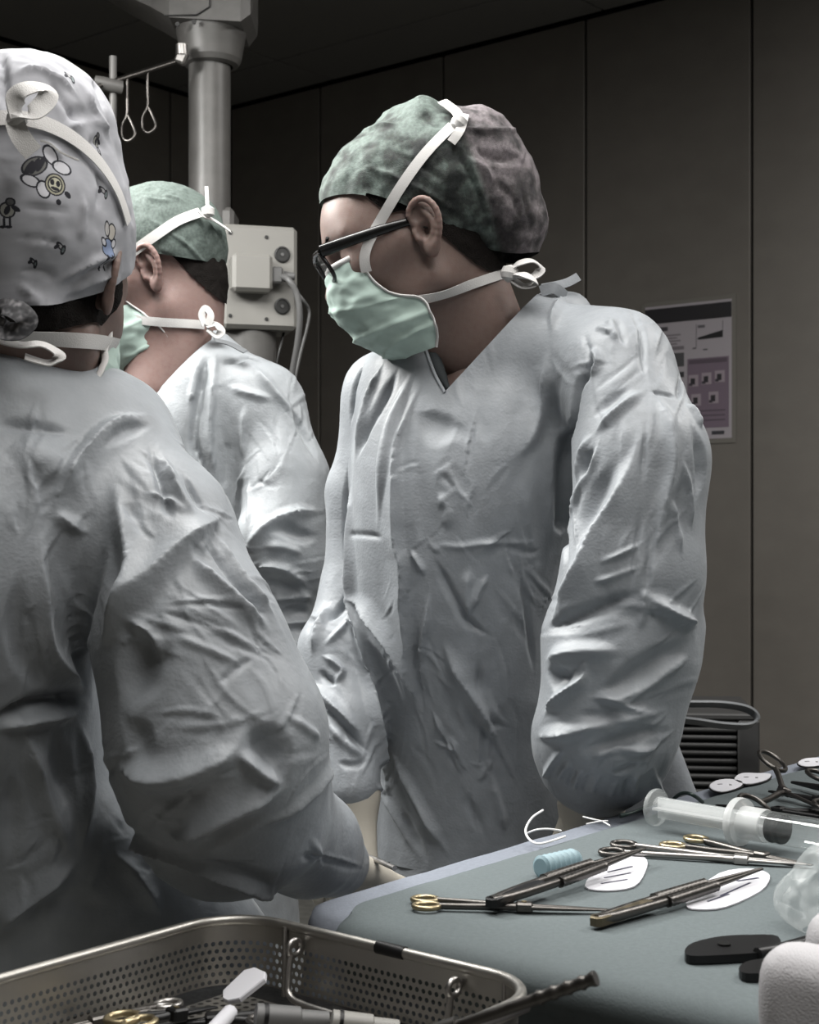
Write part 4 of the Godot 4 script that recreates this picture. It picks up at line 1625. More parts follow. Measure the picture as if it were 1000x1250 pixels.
# ---------------------------------------------------------------- the person in the middle of the picture, half turned to us
func person_right() -> void:
	var d := 1.8
	var hip := at(600, 1100, 2.0)
	var p := thing("person", "person in green cap and black glasses looking down at the table corner", "person", Vector3(hip.x, 0, hip.z))
	# head: profile, tipped forward by 22 degrees
	var tip := deg_to_rad(22)
	var fz := Vector3(-cos(tip), -sin(tip), 0.06).normalized()
	var fx := Vector3(0, 1, 0).cross(fz).normalized()
	var ht := Transform3D(Basis(fx, fz.cross(fx), fz), at(505, 297, d))
	var neck := at(588, 425, 1.84)
	var hf := head_field(ht, neck, 0.062)
	var body := Shell.net(hf, 0.0042, Vector3(-9, neck.y - 0.05, -9)).relax(1, 0.4)
	for s in [-1.0, 1.0]:
		body.join(ear_skin(ht, s, 1.0))
	var uf := Field.new()
	uf.cap(neck + Vector3(0, 0.02, 0), 0.05, at(600, 520, 1.86), 0.1, 0.05)
	uf.cap(at(480, 500, 1.93), 0.045, at(760, 470, 1.76), 0.045, 0.05)
	under_body(uf, hip, at(600, 560, 1.87), 0.09, Vector3(-0.75, 0, 0.66))
	body.join(Shell.net(uf, 0.02).relax(1))
	put("body", body.mesh(), M.skin, p)
	clogs(p, hip, 0.09, Vector3(-0.75, 0, 0.66))

	# ---- gown
	var f := Field.new()
	var row := func(py: float, x0: float, x1: float, dc: float, rz: float) -> Array:
		var a := at(x0, py, dc)
		var b := at(x1, py, dc)
		return [a.y, (a.x + b.x) / 2, -dc, (b.x - a.x) / 2, rz]
	f.loft([row.call(378, 560, 690, 1.86, 0.05), row.call(400, 520, 730, 1.86, 0.07), row.call(440, 462, 775, 1.86, 0.095), row.call(520, 436, 770, 1.86, 0.128), row.call(600, 430, 738, 1.865, 0.148), row.call(700, 430, 700, 1.885, 0.15), row.call(800, 436, 692, 1.91, 0.147), row.call(900, 450, 712, 1.94, 0.143), row.call(1000, 458, 750, 1.96, 0.142), row.call(1150, 455, 780, 1.97, 0.15), row.call(1400, 440, 790, 1.98, 0.16), row.call(1560, 435, 800, 1.985, 0.165)], 0.03)
	# shoulders
	f.cap(at(600, 418, 1.83), 0.055, at(752, 432, 1.74), 0.055, 0.05)
	f.cap(at(560, 436, 1.85), 0.05, at(468, 478, 1.93), 0.045, 0.05)
	f.cap(at(690, 392, 1.86), 0.035, at(640, 410, 1.88), 0.05, 0.04)
	# near sleeve
	f.cap(at(756, 460, 1.705), 0.066, at(784, 560, 1.660), 0.074, 0.045)
	f.cap(at(786, 560, 1.660), 0.074, at(772, 700, 1.650), 0.078, 0.02)
	f.cap(at(772, 700, 1.650), 0.078, at(757, 790, 1.660), 0.083, 0.02)
	f.cap(at(792, 752, 1.650), 0.05, at(842, 763, 1.660), 0.013, 0.025)
	f.cap(at(757, 795, 1.660), 0.086, at(742, 880, 1.660), 0.078, 0.03)
	f.cap(at(742, 880, 1.660), 0.076, at(728, 925, 1.715), 0.066, 0.025)
	f.cap(at(700, 905, 1.685), 0.045, at(760, 925, 1.695), 0.05, 0.03)
	f.cap(at(728, 925, 1.715), 0.062, at(734, 956, 1.740), 0.040, 0.02)
	# back panel that hangs behind the arm
	f.cap(at(805, 905, 1.88), 0.02, at(835, 990, 1.90), 0.026, 0.03, 0, Vector3(1, 0, 0.4), 0.9)
	f.cap(at(770, 860, 1.90), 0.03, at(805, 1100, 1.93), 0.05, 0.04)
	# far sleeve
	f.cap(at(468, 480, 1.94), 0.045, at(432, 600, 1.94), 0.036, 0.04)
	f.cap(at(432, 600, 1.94), 0.036, at(426, 720, 1.92), 0.034, 0.02)
	f.cap(at(426, 720, 1.92), 0.036, at(412, 790, 1.89), 0.046, 0.02)
	f.cap(at(405, 790, 1.88), 0.038, at(400, 840, 1.87), 0.032, 0.02)
	f.cap(at(412, 800, 1.88), 0.046, at(424, 880, 1.84), 0.042, 0.02)
	f.cap(at(424, 880, 1.84), 0.042, at(430, 960, 1.81), 0.036, 0.02)
	var folds := [
		# front edge of the wrap and the long folds of the front
		[11, 9, 46, 0, [512, 474, 498, 507, 487, 540, 485, 577, 486, 633, 489, 666, 495, 689, 496, 741, 500, 790, 503, 835, 519, 880]],
		[-7, 40, 12, 1, [508, 545, 512, 600, 518, 660, 520, 700]],
		[12, 22, 12, 0, [430, 560, 429, 640, 431, 700, 434, 750, 441, 800, 451, 848, 461, 900, 467, 938, 475, 981]],
		[11, 30, 10, 0, [431, 728, 445, 748, 460, 766, 476, 786, 490, 808, 503, 838, 514, 870]],
		[-8, 14, 26, 1, [446, 780, 462, 805, 480, 840, 492, 870]],
		[9, 7, 10, 0, [524, 715, 521, 760, 515, 800, 515, 840, 520, 880]],
		[-9, 14, 8, 1, [509, 760, 506, 810, 511, 850, 518, 890]],
		[9, 26, 13, 0, [540, 780, 549, 805, 563, 832, 587, 869, 608, 914]],
		[-5, 10, 14, 1, [540, 830, 552, 870, 570, 905]],
		[8, 5, 6, 0, [523, 858, 533, 880, 543, 900, 556, 930, 571, 956]],
		[6, 5, 6, 0, [545, 893, 556, 912, 563, 930, 576, 948]],
		[-6, 6, 6, 0, [536, 890, 548, 915, 560, 945]],
		[4, 6, 5, 0, [528, 905, 545, 912, 560, 918]],
		[4, 5, 5, 0, [570, 930, 586, 935, 600, 930]],
		[7, 14, 20, 0, [476, 915, 488, 940, 499, 960, 520, 999, 548, 1045]],
		[7, 14, 18, 0, [456, 950, 470, 975, 481, 993, 508, 1045]],
		[-6, 12, 12, 1, [488, 985, 505, 1020, 520, 1050]],
		[-5, 10, 12, 1, [563, 960, 578, 993, 596, 1028]],
		[6, 9, 12, 0, [600, 945, 605, 965, 611, 990, 618, 1020]],
		[4, 7, 9, 0, [582, 958, 592, 940, 604, 925]],
		[-5, 9, 9, 0, [584, 800, 586, 840, 593, 866, 607, 885, 630, 891]],
		[-6, 9, 11, 0, [526, 676, 538, 698, 554, 729, 572, 759, 602, 778]],
		[6, 14, 12, 0, [572, 690, 569, 726, 573, 758]],
		[5, 9, 9, 0, [598, 700, 584, 722, 576, 745]],
		[-4, 8, 10, 0, [640, 690, 642, 730, 648, 780, 655, 830]],
		[4, 8, 8, 0, [510, 655, 530, 664, 560, 668, 600, 663, 640, 664, 672, 661]],
		[-4, 9, 7, 0, [610, 664, 630, 672, 652, 676, 668, 668]],
		[-3, 7, 7, 0, [428, 652, 455, 654, 486, 659]],
		[6, 8, 8, 0, [520, 650, 524, 665, 540, 676]],
		[5, 7, 7, 0, [500, 670, 512, 690, 520, 705]],
		[-9, 16, 34, 1, [505, 505, 525, 512, 548, 520, 570, 528]],
		[5, 14, 10, 0, [530, 600, 545, 625, 540, 650]],
		[-4, 8, 10, 0, [535, 575, 552, 592, 560, 600]],
		[6, 45, 40, 1, [632, 420, 622, 470, 616, 520, 605, 577, 594, 616]],
		[7, 16, 30, 0, [668, 425, 665, 480, 655, 525, 640, 550, 625, 562]],
		[-7, 22, 22, 1, [690, 430, 675, 500, 668, 570, 664, 650, 660, 720]],
		[-16, 14, 16, 1, [716, 410, 712, 440, 702, 490, 692, 560, 689, 640, 688, 720, 675, 770]],
		[7, 9, 14, 0, [672, 410, 676, 380, 690, 362]],
		# left chest towards the far shoulder
		[-8, 14, 16, 0, [486, 448, 465, 490, 448, 520, 434, 560]],
		[7, 14, 14, 0, [468, 440, 452, 480, 440, 520, 432, 560]],
		[8, 16, 16, 1, [505, 450, 480, 510, 470, 560, 462, 640]],
		[-6, 10, 10, 0, [444, 440, 432, 475, 428, 520]],
		[-5, 8, 8, 0, [425, 560, 422, 620, 424, 680, 430, 730]],
		# far sleeve
		[-9, 10, 10, 0, [432, 716, 422, 735, 400, 760]],
		[8, 12, 14, 0, [405, 735, 388, 765, 380, 800]],
		[6, 8, 8, 0, [440, 742, 415, 770, 392, 790]],
		[7, 7, 9, 0, [392, 800, 405, 806, 418, 820, 408, 835]],
		[-7, 8, 8, 0, [388, 818, 398, 828, 412, 836]],
		[8, 14, 10, 0, [376, 830, 395, 850, 420, 875, 445, 900]],
		[-9, 9, 14, 0, [388, 858, 412, 880, 440, 908, 452, 918]],
		[6, 10, 10, 0, [398, 880, 420, 905, 446, 925]],
		[-5, 8, 8, 0, [410, 930, 430, 934, 450, 928]],
		# near shoulder, gathered at one point
		[-7, 8, 8, 0, [770, 372, 784, 400, 785, 437, 791, 474]],
		[6, 12, 9, 0, [742, 385, 748, 400, 754, 420]],
		[-5, 8, 8, 0, [752, 384, 758, 400, 764, 425]],
		[5, 8, 8, 0, [726, 398, 740, 402, 748, 408]],
		[-10, 10, 12, 0, [712, 408, 722, 440, 716, 456, 704, 475, 697, 520, 692, 570]],
		[8, 12, 10, 0, [716, 425, 728, 440, 714, 462]],
		[-5, 6, 6, 0, [791, 476, 812, 480, 828, 484]],
		[9, 20, 14, 0, [795, 470, 806, 492, 819, 524, 820, 570, 808, 622, 800, 680]],
		[-4, 5, 5, 0, [790, 480, 787, 545, 783, 596, 778, 660, 768, 730, 762, 790]],
		[8, 12, 14, 0, [788, 474, 766, 490, 745, 508, 722, 530]],
		[-7, 12, 12, 1, [770, 470, 745, 490, 720, 508]],
		[7, 8, 12, 0, [724, 528, 709, 548, 703, 570, 702, 592]],
		[-14, 13, 12, 1, [724, 543, 714, 562, 706, 590]],
		[7, 14, 10, 0, [730, 530, 722, 557, 705, 598, 694, 640]],
		[14, 60, 22, 0, [778, 535, 768, 570, 750, 609, 731, 642, 708, 689, 686, 736, 668, 770]],
		[-12, 22, 26, 1, [752, 560, 738, 595, 718, 635, 700, 670]],
		[-7, 7, 8, 0, [828, 440, 834, 465, 827, 492]],
		[8, 8, 10, 0, [838, 488, 850, 505, 860, 525]],
		[-12, 14, 14, 1, [846, 515, 856, 550, 857, 585, 848, 612]],
		[6, 10, 8, 0, [832, 560, 842, 600, 846, 650]],
		[6, 10, 10, 0, [812, 600, 826, 640, 834, 680]],
		[-5, 8, 8, 0, [800, 640, 792, 690, 792, 730]],
		[4, 6, 6, 0, [715, 690, 750, 680, 790, 660]],
		[4, 6, 6, 0, [716, 712, 745, 705, 785, 690]],
		# elbow and forearm
		[-9, 11, 20, 0, [664, 768, 690, 756, 718, 745, 750, 733, 788, 720]],
		[7, 10, 8, 0, [788, 712, 785, 745, 782, 772]],
		[14, 14, 18, 0, [786, 724, 803, 735, 822, 748, 852, 762]],
		[-16, 24, 22, 1, [846, 782, 822, 798, 800, 812, 762, 835, 726, 848]],
		[8, 12, 16, 0, [846, 800, 815, 820, 790, 838, 752, 852, 716, 854]],
		[9, 16, 20, 0, [664, 806, 690, 797, 716, 794, 762, 795]],
		[-18, 15, 18, 1, [666, 820, 684, 826, 702, 820]],
		[11, 14, 12, 0, [714, 806, 712, 826, 690, 846, 664, 872]],
		[7, 10, 12, 0, [716, 853, 742, 850, 768, 862, 800, 872]],
		[-7, 12, 12, 1, [700, 870, 735, 878, 775, 884]],
		[9, 16, 14, 0, [652, 900, 690, 896, 730, 886, 780, 876, 812, 868]],
		[-13, 13, 13, 1, [700, 920, 722, 914, 748, 908, 784, 896, 818, 893]],
		[8, 10, 9, 0, [712, 935, 735, 922, 756, 915, 792, 916, 812, 906]],
		[7, 8, 8, 0, [664, 950, 676, 930, 690, 910]],
		[-8, 8, 8, 0, [745, 950, 765, 940, 785, 932]],
		[6, 7, 7, 0, [680, 955, 688, 940, 700, 928]],
		[6, 6, 6, 0, [700, 968, 704, 950, 714, 936]],
		[-6, 6, 6, 0, [692, 965, 697, 950, 705, 936]],
		[6, 6, 6, 0, [722, 975, 726, 958, 738, 942]],
		[-6, 6, 6, 0, [712, 972, 716, 955, 726, 940]],
		[6, 6, 6, 0, [746, 978, 750, 962, 760, 950]],
		[6, 6, 6, 0, [772, 975, 776, 955, 782, 940]],
		[-6, 6, 6, 0, [762, 976, 766, 958, 772, 944]],
		[8, 7, 8, 0, [797, 920, 800, 945, 806, 970]],
	]
	folds.append_array(strewn([[440, 640, 500, 1000, 80, 30, 16, 60], [500, 560, 660, 700, 70, 60, 12, 50], [510, 680, 660, 1000, -65, 30, 26, 70], [720, 380, 850, 480, 60, 50, 16, 45], [710, 480, 850, 700, 75, 30, 16, 70], [680, 690, 840, 880, 20, 30, 22, 60], [670, 880, 810, 960, 40, 50, 16, 40], [380, 740, 440, 900, -30, 60, 14, 35], [540, 420, 690, 560, 100, 30, 8, 60]], 21))
	var va := at(541, 480, 1.75)
	var vl := at(515, 415, 1.75)
	var vr := at(652, 360, 1.75)
	var nl := Vector3(-(va.y - vl.y), va.x - vl.x, 0).normalized()
	if nl.y < 0:
		nl = -nl
	var nr := Vector3(-(vr.y - va.y), vr.x - va.x, 0).normalized()
	if nr.y < 0:
		nr = -nr
	var keep := func(q: Vector3) -> float:
		var a := (q - va).dot(nl)
		var b := (q - va).dot(nr)
		# the opening is what lies above both lines; at the nape the collar closes it
		var c := minf(a, b)
		if q.x > vr.x + 0.005:
			c = minf(c, vr.x + 0.03 - q.x)
		return -c
	var gs := finish_gown(f, d, 0.0080, folds, keep, 3, 0.0018, 0.82, -1.96)
	var gown := put("gown", gs.mesh(), M.gown, p)
	f.all()
	# collar hem along the neckline
	var hem := curve(PackedVector3Array([f.hit(Vector3(0, EYE, 0), (at(519, 424, d) - Vector3(0, EYE, 0)).normalized()), f.hit(Vector3(0, EYE, 0), (at(530, 455, d) - Vector3(0, EYE, 0)).normalized()), f.hit(Vector3(0, EYE, 0), (at(543, 479, d) - Vector3(0, EYE, 0)).normalized())]), 5)
	put("collar_hem", tube_mesh(hem, 0.0022, 6), M.gown, gown)
	var shirt := PackedVector3Array()
	for q in hem:
		shirt.append(q + (q - Vector3(0, EYE, 0)).normalized() * 0.016 + Vector3(0.004, 0.004, 0))
	put("scrub_shirt", tube_mesh(shirt, PackedFloat32Array([0.008, 0.008, 0.008, 0.009, 0.009, 0.009, 0.008, 0.007, 0.005, 0.004, 0.003]), 8), M.shirt, p)
	# neck ties of the gown at the nape
	put("neck_tie", loop_band([662, 352, 0.0, 690, 346, 0.02, 706, 338, 0.03], d, 0.011), M.gown, gown)
	put("neck_tie", loop_band([660, 356, 0.0, 676, 352, 0.0, 690, 362, 0.02], d, 0.014), M.gown, gown)

	# ---- gloved hands
	put("glove", hand_mesh(at(722, 980, 1.76), Vector3(-0.3, -0.85, -0.15), Vector3(-0.5, 0, -0.8), 1.0, 0.5), M.glove, p)
	put("glove_cuff", lathe_mesh([Vector2(0.034, -0.035), Vector2(0.041, 0.0), Vector2(0.039, 0.012), Vector2(0.032, 0.014)], Transform3D(frame_for(Vector3(-0.86, 0.06, 0.1), Vector3(0.1, 0.95, -0.1)), at(722, 984, 1.757)), 28), M.glove, p)
	put("glove", hand_mesh(at(430, 968, 1.81), Vector3(-0.1, -0.9, 0.2), Vector3(0.2, 0, -1.0), -1.0, 0.55), M.glove, p)

	# ---- cap: green front, lilac bag behind
	var cf := Field.new()
	cf.ell(ht * Vector3(0, 0.054, -0.012), Vector3(0.084, 0.095, 0.107), ht.basis, 0.02)
	cf.ell(ht * Vector3(0, 0.055, -0.075), Vector3(0.082, 0.086, 0.072), ht.basis, 0.04)
	cf.ell(ht * Vector3(0, 0.005, -0.105), Vector3(0.070, 0.072, 0.050), ht.basis, 0.03)
	cf.ell(ht * Vector3(0, 0.070, -0.126), Vector3(0.062, 0.053, 0.038), ht.basis, 0.03)
	cf.ell(ht * Vector3(0, 0.02, -0.125), Vector3(0.06, 0.06, 0.04), ht.basis, 0.03)
	cf.cap(ht * Vector3(0, -0.035, -0.125), 0.028, ht * Vector3(0, -0.048, -0.118), 0.022, 0.04)
	cf.cap(ht * Vector3(0.03, 0.144, -0.065), 0.010, ht * Vector3(-0.02, 0.152, -0.035), 0.014, 0.03)
	var cs := Shell.net(cf, 0.006).relax(2, 0.5).split().relax(1)
	crumple(cs, 0.0035, Vector3(22, 22, 22), 9, false)
	fold(cs, cf, 1.72, [
		[-6, 8, 10, 0, [548, 150, 560, 185, 575, 215, 590, 250, 600, 296]],
		[5, 8, 8, 0, [556, 168, 575, 205, 590, 245, 598, 290]],
		[6, 10, 8, 0, [556, 155, 580, 158, 610, 160, 630, 158]],
		[-7, 12, 12, 0, [575, 175, 595, 190, 620, 195, 640, 188]],
		[5, 10, 10, 0, [565, 190, 590, 205, 608, 230]],
		[-4, 8, 8, 0, [600, 220, 625, 240, 635, 270]],
		[5, 8, 10, 0, [440, 200, 480, 215, 530, 240, 560, 262]],
		[-4, 7, 7, 0, [480, 185, 510, 200, 545, 222]],
		[5, 9, 9, 0, [432, 160, 460, 155, 485, 150]],
		[-5, 9, 9, 0, [515, 135, 530, 150, 545, 155]],
		[4, 6, 6, 0, [490, 235, 530, 258, 560, 275]],
		[-4, 7, 7, 0, [645, 180, 640, 230, 648, 280]],
	])
	crumple(cs, 0.0016, Vector3(60, 60, 60), 12)
	var lilac := Color(0.50, 0.475, 0.485)
	var green := Color(0.42, 0.465, 0.445)
	var dark := Color(0.13, 0.13, 0.13)
	var nz := FastNoiseLite.new()
	nz.seed = 7
	nz.frequency = 30.0
	nz.fractal_octaves = 4
	for v in cs.v:
		var l := ht.affine_inverse() * v
		var seam := l.z + 0.090
		var back := smoothstep(0.006, -0.006, seam)
		var blot := nz.get_noise_3d(v.x, v.y, v.z)
		var c := green.lerp(lilac, back)
		# the hair under the thin cloth: a patchy shape over the side of the skull, none at the doubled brim, the crown fold and the rim of the bag
		var hair_in := smoothstep(0.055, 0.03, Vector2((l.z + 0.035) * 0.62, l.y - 0.055).length()) * (1.0 - back) + 0.45 * back * smoothstep(0.06, 0.03, Vector2(l.z + 0.12, l.y + 0.01).length())
		c = c.lerp(dark, clampf(blot * 1.1 + 0.12 + 0.5 * hair_in, 0.0, 0.75))
		cs.col.append(c.srgb_to_linear())
	cs.normals()
	# lower edge: over the forehead, above the ear, down to the nape
	var el := func(q: Vector3) -> float:
		var l := ht.affine_inverse() * q
		var edge := lerpf(-0.066, 0.086, smoothstep(-0.13, 0.10, l.z))
		if l.z > -0.03 and l.z < 0.04:
			edge += 0.004
		return l.y - edge
	cs.cut(el)
	var cap := put("cap", cs.mesh(), M.cap_tint, p)
	# hair at the temple and the nape, a close shell on the skull
	var hk := func(q: Vector3) -> float:
		var l := ht.affine_inverse() * q
		var low := lerpf(-0.072, 0.03, smoothstep(-0.075, 0.015, l.z)) if l.z < 0.015 else lerpf(0.03, 0.12, smoothstep(0.015, 0.08, l.z))
		return l.y - low
	put("hair", hair_shell(hf, 5, ht.origin.y - 0.11, hk), M.hair, p)

	# ---- mask with its bands
	var mask := put("mask", mask_mesh(ht, [[0.002, 0.1150, 0.003, 0.070, 0.056], [-0.022, 0.1230, -0.027, 0.071, 0.061], [-0.045, 0.1240, -0.054, 0.056, 0.066], [-0.075, 0.1140, -0.073, 0.026, 0.069], [-0.100, 0.0980, -0.099, 0.020, 0.067], [-0.119, 0.0780, -0.118, 0.022, 0.060], [-0.128, 0.0620, -0.131, 0.028, 0.052]], [[0.30, 0.1, 0.0035], [0.55, 0.05, 0.0045], [0.80, -0.1, 0.004]]), M.mask, p)
	bind_mask(mask, ht)
	put("upper_band", strap([448, 331, 446, 318, 450, 300, 466, 268, 490, 228, 520, 188, 552, 156], [hf, cf], 1.73, 0.0125, 0.0035), M.band, mask)
	put("lower_band", strap([484, 371, 510, 366, 545, 357, 580, 345, 618, 333], [hf], 1.74, 0.0115, 0.003), M.band, mask)
	# knots and loose ends
	put("knot", lathe_mesh([Vector2(0, -0.011), Vector2(0.008, -0.006), Vector2(0.0095, 0.0), Vector2(0.008, 0.007), Vector2(0, 0.011)], Transform3D(Basis(Vector3.FORWARD, 0.6), at(560, 150, 1.725)), 14), M.band, mask)
	put("band_end", loop_band([563, 148, -0.075, 556, 136, -0.07, 540, 124, -0.05], d, 0.0125, Vector3(0.1, 0.5, 0.9)), M.band, mask)
	put("band_end", loop_band([567, 140, -0.06, 562, 158, -0.082, 551, 174, -0.085], d, 0.011), M.band, mask)
	put("band_loop", loop_band([620, 332, -0.05, 634, 322, -0.055, 650, 319, -0.05, 660, 328, -0.045, 652, 338, -0.05, 636, 338, -0.055, 622, 334, -0.05], d, 0.012, Vector3(0.2, 0.9, 0.5)), M.band, mask)
	put("band_loop", loop_band([622, 334, -0.045, 640, 336, -0.065, 655, 345, -0.06, 640, 350, -0.055, 626, 342, -0.05], d, 0.012, Vector3(0.1, 0.8, 0.7)), M.band, mask)
	put("knot", lathe_mesh([Vector2(0, -0.011), Vector2(0.009, -0.006), Vector2(0.011, 0.0), Vector2(0.009, 0.007), Vector2(0, 0.011)], Transform3D(Basis(Vector3.FORWARD, 0.2), at(622, 334, 1.75)), 14), M.band, mask)

	# ---- glasses
	var g := Node3D.new()
	g.name = "glasses"
	p.add_child(g)
	var lt := func(x: float, y: float, z: float) -> Vector3:
		return ht * Vector3(x, y, z)
	for s in [-1.0, 1.0]:
		var rim := PackedVector3Array()
		var pane := PackedVector2Array()
		for k in 20:
			var a := TAU * k / 20
			var cx := signf(cos(a)) * pow(absf(cos(a)), 0.55) * 0.0265
			var cy := signf(sin(a)) * pow(absf(sin(a)), 0.6) * 0.0185
			var yy := cy + 0.006
			rim.append(lt.call((0.034 + cx) * s, yy, 0.1155 + yy * 0.22 - absf(0.034 + cx) * 0.08))
		put("rim", tube_mesh(rim, 0.0026, 8, true), M.black, g)
		var st := mb()
		var mid := Vector3()
		for q in rim:
			mid += q / rim.size()
		for k in 20:
			tri(st, mid, rim[k], rim[(k + 1) % 20])
		put("lens", done(st), M.glass, g)
		put("brow_bar", tube_mesh(PackedVector3Array([lt.call(0.008 * s, 0.0215, 0.1195), lt.call(0.03 * s, 0.0245, 0.118), lt.call(0.063 * s, 0.021, 0.1135)]), 0.0045, 8, false, 0.7), M.black, g)
		put("temple", tube_mesh(PackedVector3Array([lt.call(0.064 * s, 0.021, 0.1135), lt.call(0.071 * s, 0.0195, 0.085), lt.call(0.076 * s, 0.017, 0.04), lt.call(0.078 * s, 0.014, 0.008), lt.call(0.078 * s, -0.004, -0.022)]), PackedFloat32Array([0.0075, 0.0070, 0.0062, 0.0048, 0.003]), 8, false, 0.5, ht.basis.x), M.black, g)
	put("bridge", tube_mesh(PackedVector3Array([lt.call(-0.01, 0.017, 0.119), lt.call(0, 0.02, 0.121), lt.call(0.01, 0.017, 0.119)]), 0.003, 8), M.black, g)
	for s in [-1.0, 1.0]:
		put("eyebrow", tube_mesh(PackedVector3Array([lt.call(0.014 * s, 0.033, 0.1015), lt.call(0.03 * s, 0.038, 0.098), lt.call(0.05 * s, 0.034, 0.083)]), PackedFloat32Array([0.0025, 0.003, 0.0012]), 6), M.hair, p)
		put("eyelashes", tube_mesh(PackedVector3Array([lt.call(0.018 * s, 0.005, 0.0905), lt.call(0.032 * s, 0.002, 0.0945), lt.call(0.046 * s, 0.004, 0.0845)]), 0.0012, 6), M.hair, p)

# ---------------------------------------------------------------- the person behind, turned away to the left
func person_middle() -> void:
	var d := 2.15
	var hip := at(250, 1000, 2.2)
	var p := thing("person", "person in plain green cap bending away beside the white column", "person", Vector3(hip.x, 0, hip.z))
	var fz := Vector3(-0.90, -0.42, -0.08).normalized()
	var fx := Vector3.UP.cross(fz).normalized()
	var fy := fz.cross(fx)
	var ht := Transform3D(Basis(fx, fy, fz), at(178, 331, 2.10) - fx * 0.078)
	var neck := at(212, 478, 2.17)
	var hf := head_field(ht, neck, 0.068)
	var body := Shell.net(hf, 0.005, Vector3(-9, neck.y - 0.05, -9)).relax(1, 0.4)
	for s in [-1.0, 1.0]:
		body.join(ear_skin(ht, s, 1.0))
	var uf := Field.new()
	uf.cap(neck + Vector3(0, 0.02, 0), 0.05, at(235, 560, 2.2), 0.1, 0.05)
	under_body(uf, hip, at(240, 600, 2.2), 0.09, Vector3(-0.9, 0, -0.43))
	body.join(Shell.net(uf, 0.02).relax(1))
	put("body", body.mesh(), M.skin_ruddy, p)
	clogs(p, hip, 0.09, Vector3(-0.9, 0, -0.43))

	var f := Field.new()
	var row := func(py: float, x0: float, x1: float, dc: float, rz: float) -> Array:
		var a := at(x0, py, dc)
		var b := at(x1, py, dc)
		return [a.y, (a.x + b.x) / 2, -dc, (b.x - a.x) / 2, rz]
	f.loft([row.call(408, 236, 272, 2.17, 0.04), row.call(430, 215, 290, 2.17, 0.07), row.call(460, 190, 320, 2.18, 0.10), row.call(510, 165, 342, 2.19, 0.125), row.call(600, 150, 345, 2.2, 0.14), row.call(750, 150, 345, 2.2, 0.15), row.call(900, 145, 345, 2.2, 0.16), row.call(1100, 125, 365, 2.22, 0.18), row.call(1320, 110, 380, 2.22, 0.2)], 0.03)
	f.cap(at(250, 450, 2.17), 0.045, at(322, 492, 2.12), 0.052, 0.05)
	f.cap(at(322, 492, 2.12), 0.054, at(350, 585, 2.08), 0.058, 0.03)
	f.cap(at(350, 585, 2.08), 0.058, at(348, 690, 2.06), 0.057, 0.02)
	f.cap(at(350, 630, 2.05), 0.05, at(330, 660, 2.03), 0.05, 0.03)
	f.cap(at(348, 690, 2.06), 0.057, at(318, 790, 2.08), 0.05, 0.03)
	f.cap(at(345, 770, 2.04), 0.03, at(372, 830, 2.0), 0.03, 0.04)
	f.cap(at(318, 790, 2.08), 0.05, at(270, 840, 2.14), 0.035, 0.03)
	f.cap(at(200, 500, 2.3), 0.06, at(140, 640, 2.42), 0.06, 0.05)
	f.cap(at(140, 640, 2.42), 0.06, at(150, 800, 2.35), 0.045, 0.03)
	var folds := [
		[-15, 9, 12, 0, [258, 422, 249, 450, 242, 490, 237, 536, 248, 570, 262, 600]],
		[9, 9, 12, 0, [264, 425, 262, 460, 258, 500, 256, 545, 268, 590]],
		[7, 10, 9, 0, [246, 425, 238, 460, 230, 500]],
		[-6, 8, 8, 0, [268, 446, 288, 440, 305, 435, 322, 444]],
		[6, 10, 12, 0, [275, 470, 300, 478, 336, 488]],
		[8, 14, 14, 0, [305, 442, 330, 470, 352, 500, 372, 540]],
		[-12, 12, 14, 1, [338, 488, 356, 506, 378, 535, 396, 570]],
		[-4, 7, 7, 0, [338, 495, 337, 530, 338, 570]],
		[6, 10, 12, 0, [300, 490, 296, 530, 298, 565]],
		[5, 8, 9, 0, [300, 560, 292, 600, 288, 640]],
		[5, 7, 7, 0, [302, 580, 304, 620, 300, 650]],
		[-5, 8, 8, 0, [310, 585, 330, 592, 350, 588]],
		[6, 7, 8, 0, [334, 590, 340, 608, 346, 622]],
		[12, 12, 22, 0, [298, 668, 312, 652, 330, 637, 360, 622, 398, 619]],
		[-13, 16, 14, 1, [322, 652, 345, 646, 370, 654, 396, 656]],
		[7, 11, 10, 0, [318, 668, 345, 668, 375, 678]],
		[10, 12, 14, 0, [306, 694, 330, 690, 352, 697, 380, 718]],
		[-11, 14, 12, 1, [312, 712, 340, 715, 372, 732]],
		[8, 10, 14, 0, [322, 735, 350, 728, 385, 728]],
		[-7, 10, 10, 1, [330, 748, 355, 746, 380, 748]],
		[8, 9, 12, 0, [330, 765, 355, 760, 385, 758]],
		[-12, 9, 12, 1, [340, 782, 358, 788, 372, 800]],
		[8, 7, 8, 0, [348, 795, 360, 812, 372, 835]],
		[8, 8, 9, 0, [338, 815, 352, 835, 366, 856]],
	]
	folds.append_array(strewn([[265, 440, 390, 600, 80, 50, 22, 45], [305, 620, 390, 800, 15, 35, 20, 45]], 31))
	var a0 := at(176, 492, 2.1)
	var a1 := at(250, 419, 2.1)
	var nn := Vector3(-(a1.y - a0.y), a1.x - a0.x, 0).normalized()
	if nn.y < 0:
		nn = -nn
	var keep := func(q: Vector3) -> float:
		var c := (q - a0).dot(nn)
		c = minf(c, at(262, 0, 2.15).x - q.x)
		return -c
	var gs := finish_gown(f, d, 0.0100, folds, keep, 14, 0.0022, 0.85, -2.24)
	var gown := put("gown", gs.mesh(), M.gown_cool, p)
	put("neck_tie", loop_band([262, 416, -0.08, 280, 420, -0.07, 300, 430, -0.075], d, 0.012, Vector3(0.2, 0.8, 0.5)), M.strap_grey, gown)
	f.all()

	# cap: close fitting, with a sewn brim
	var cf := Field.new()
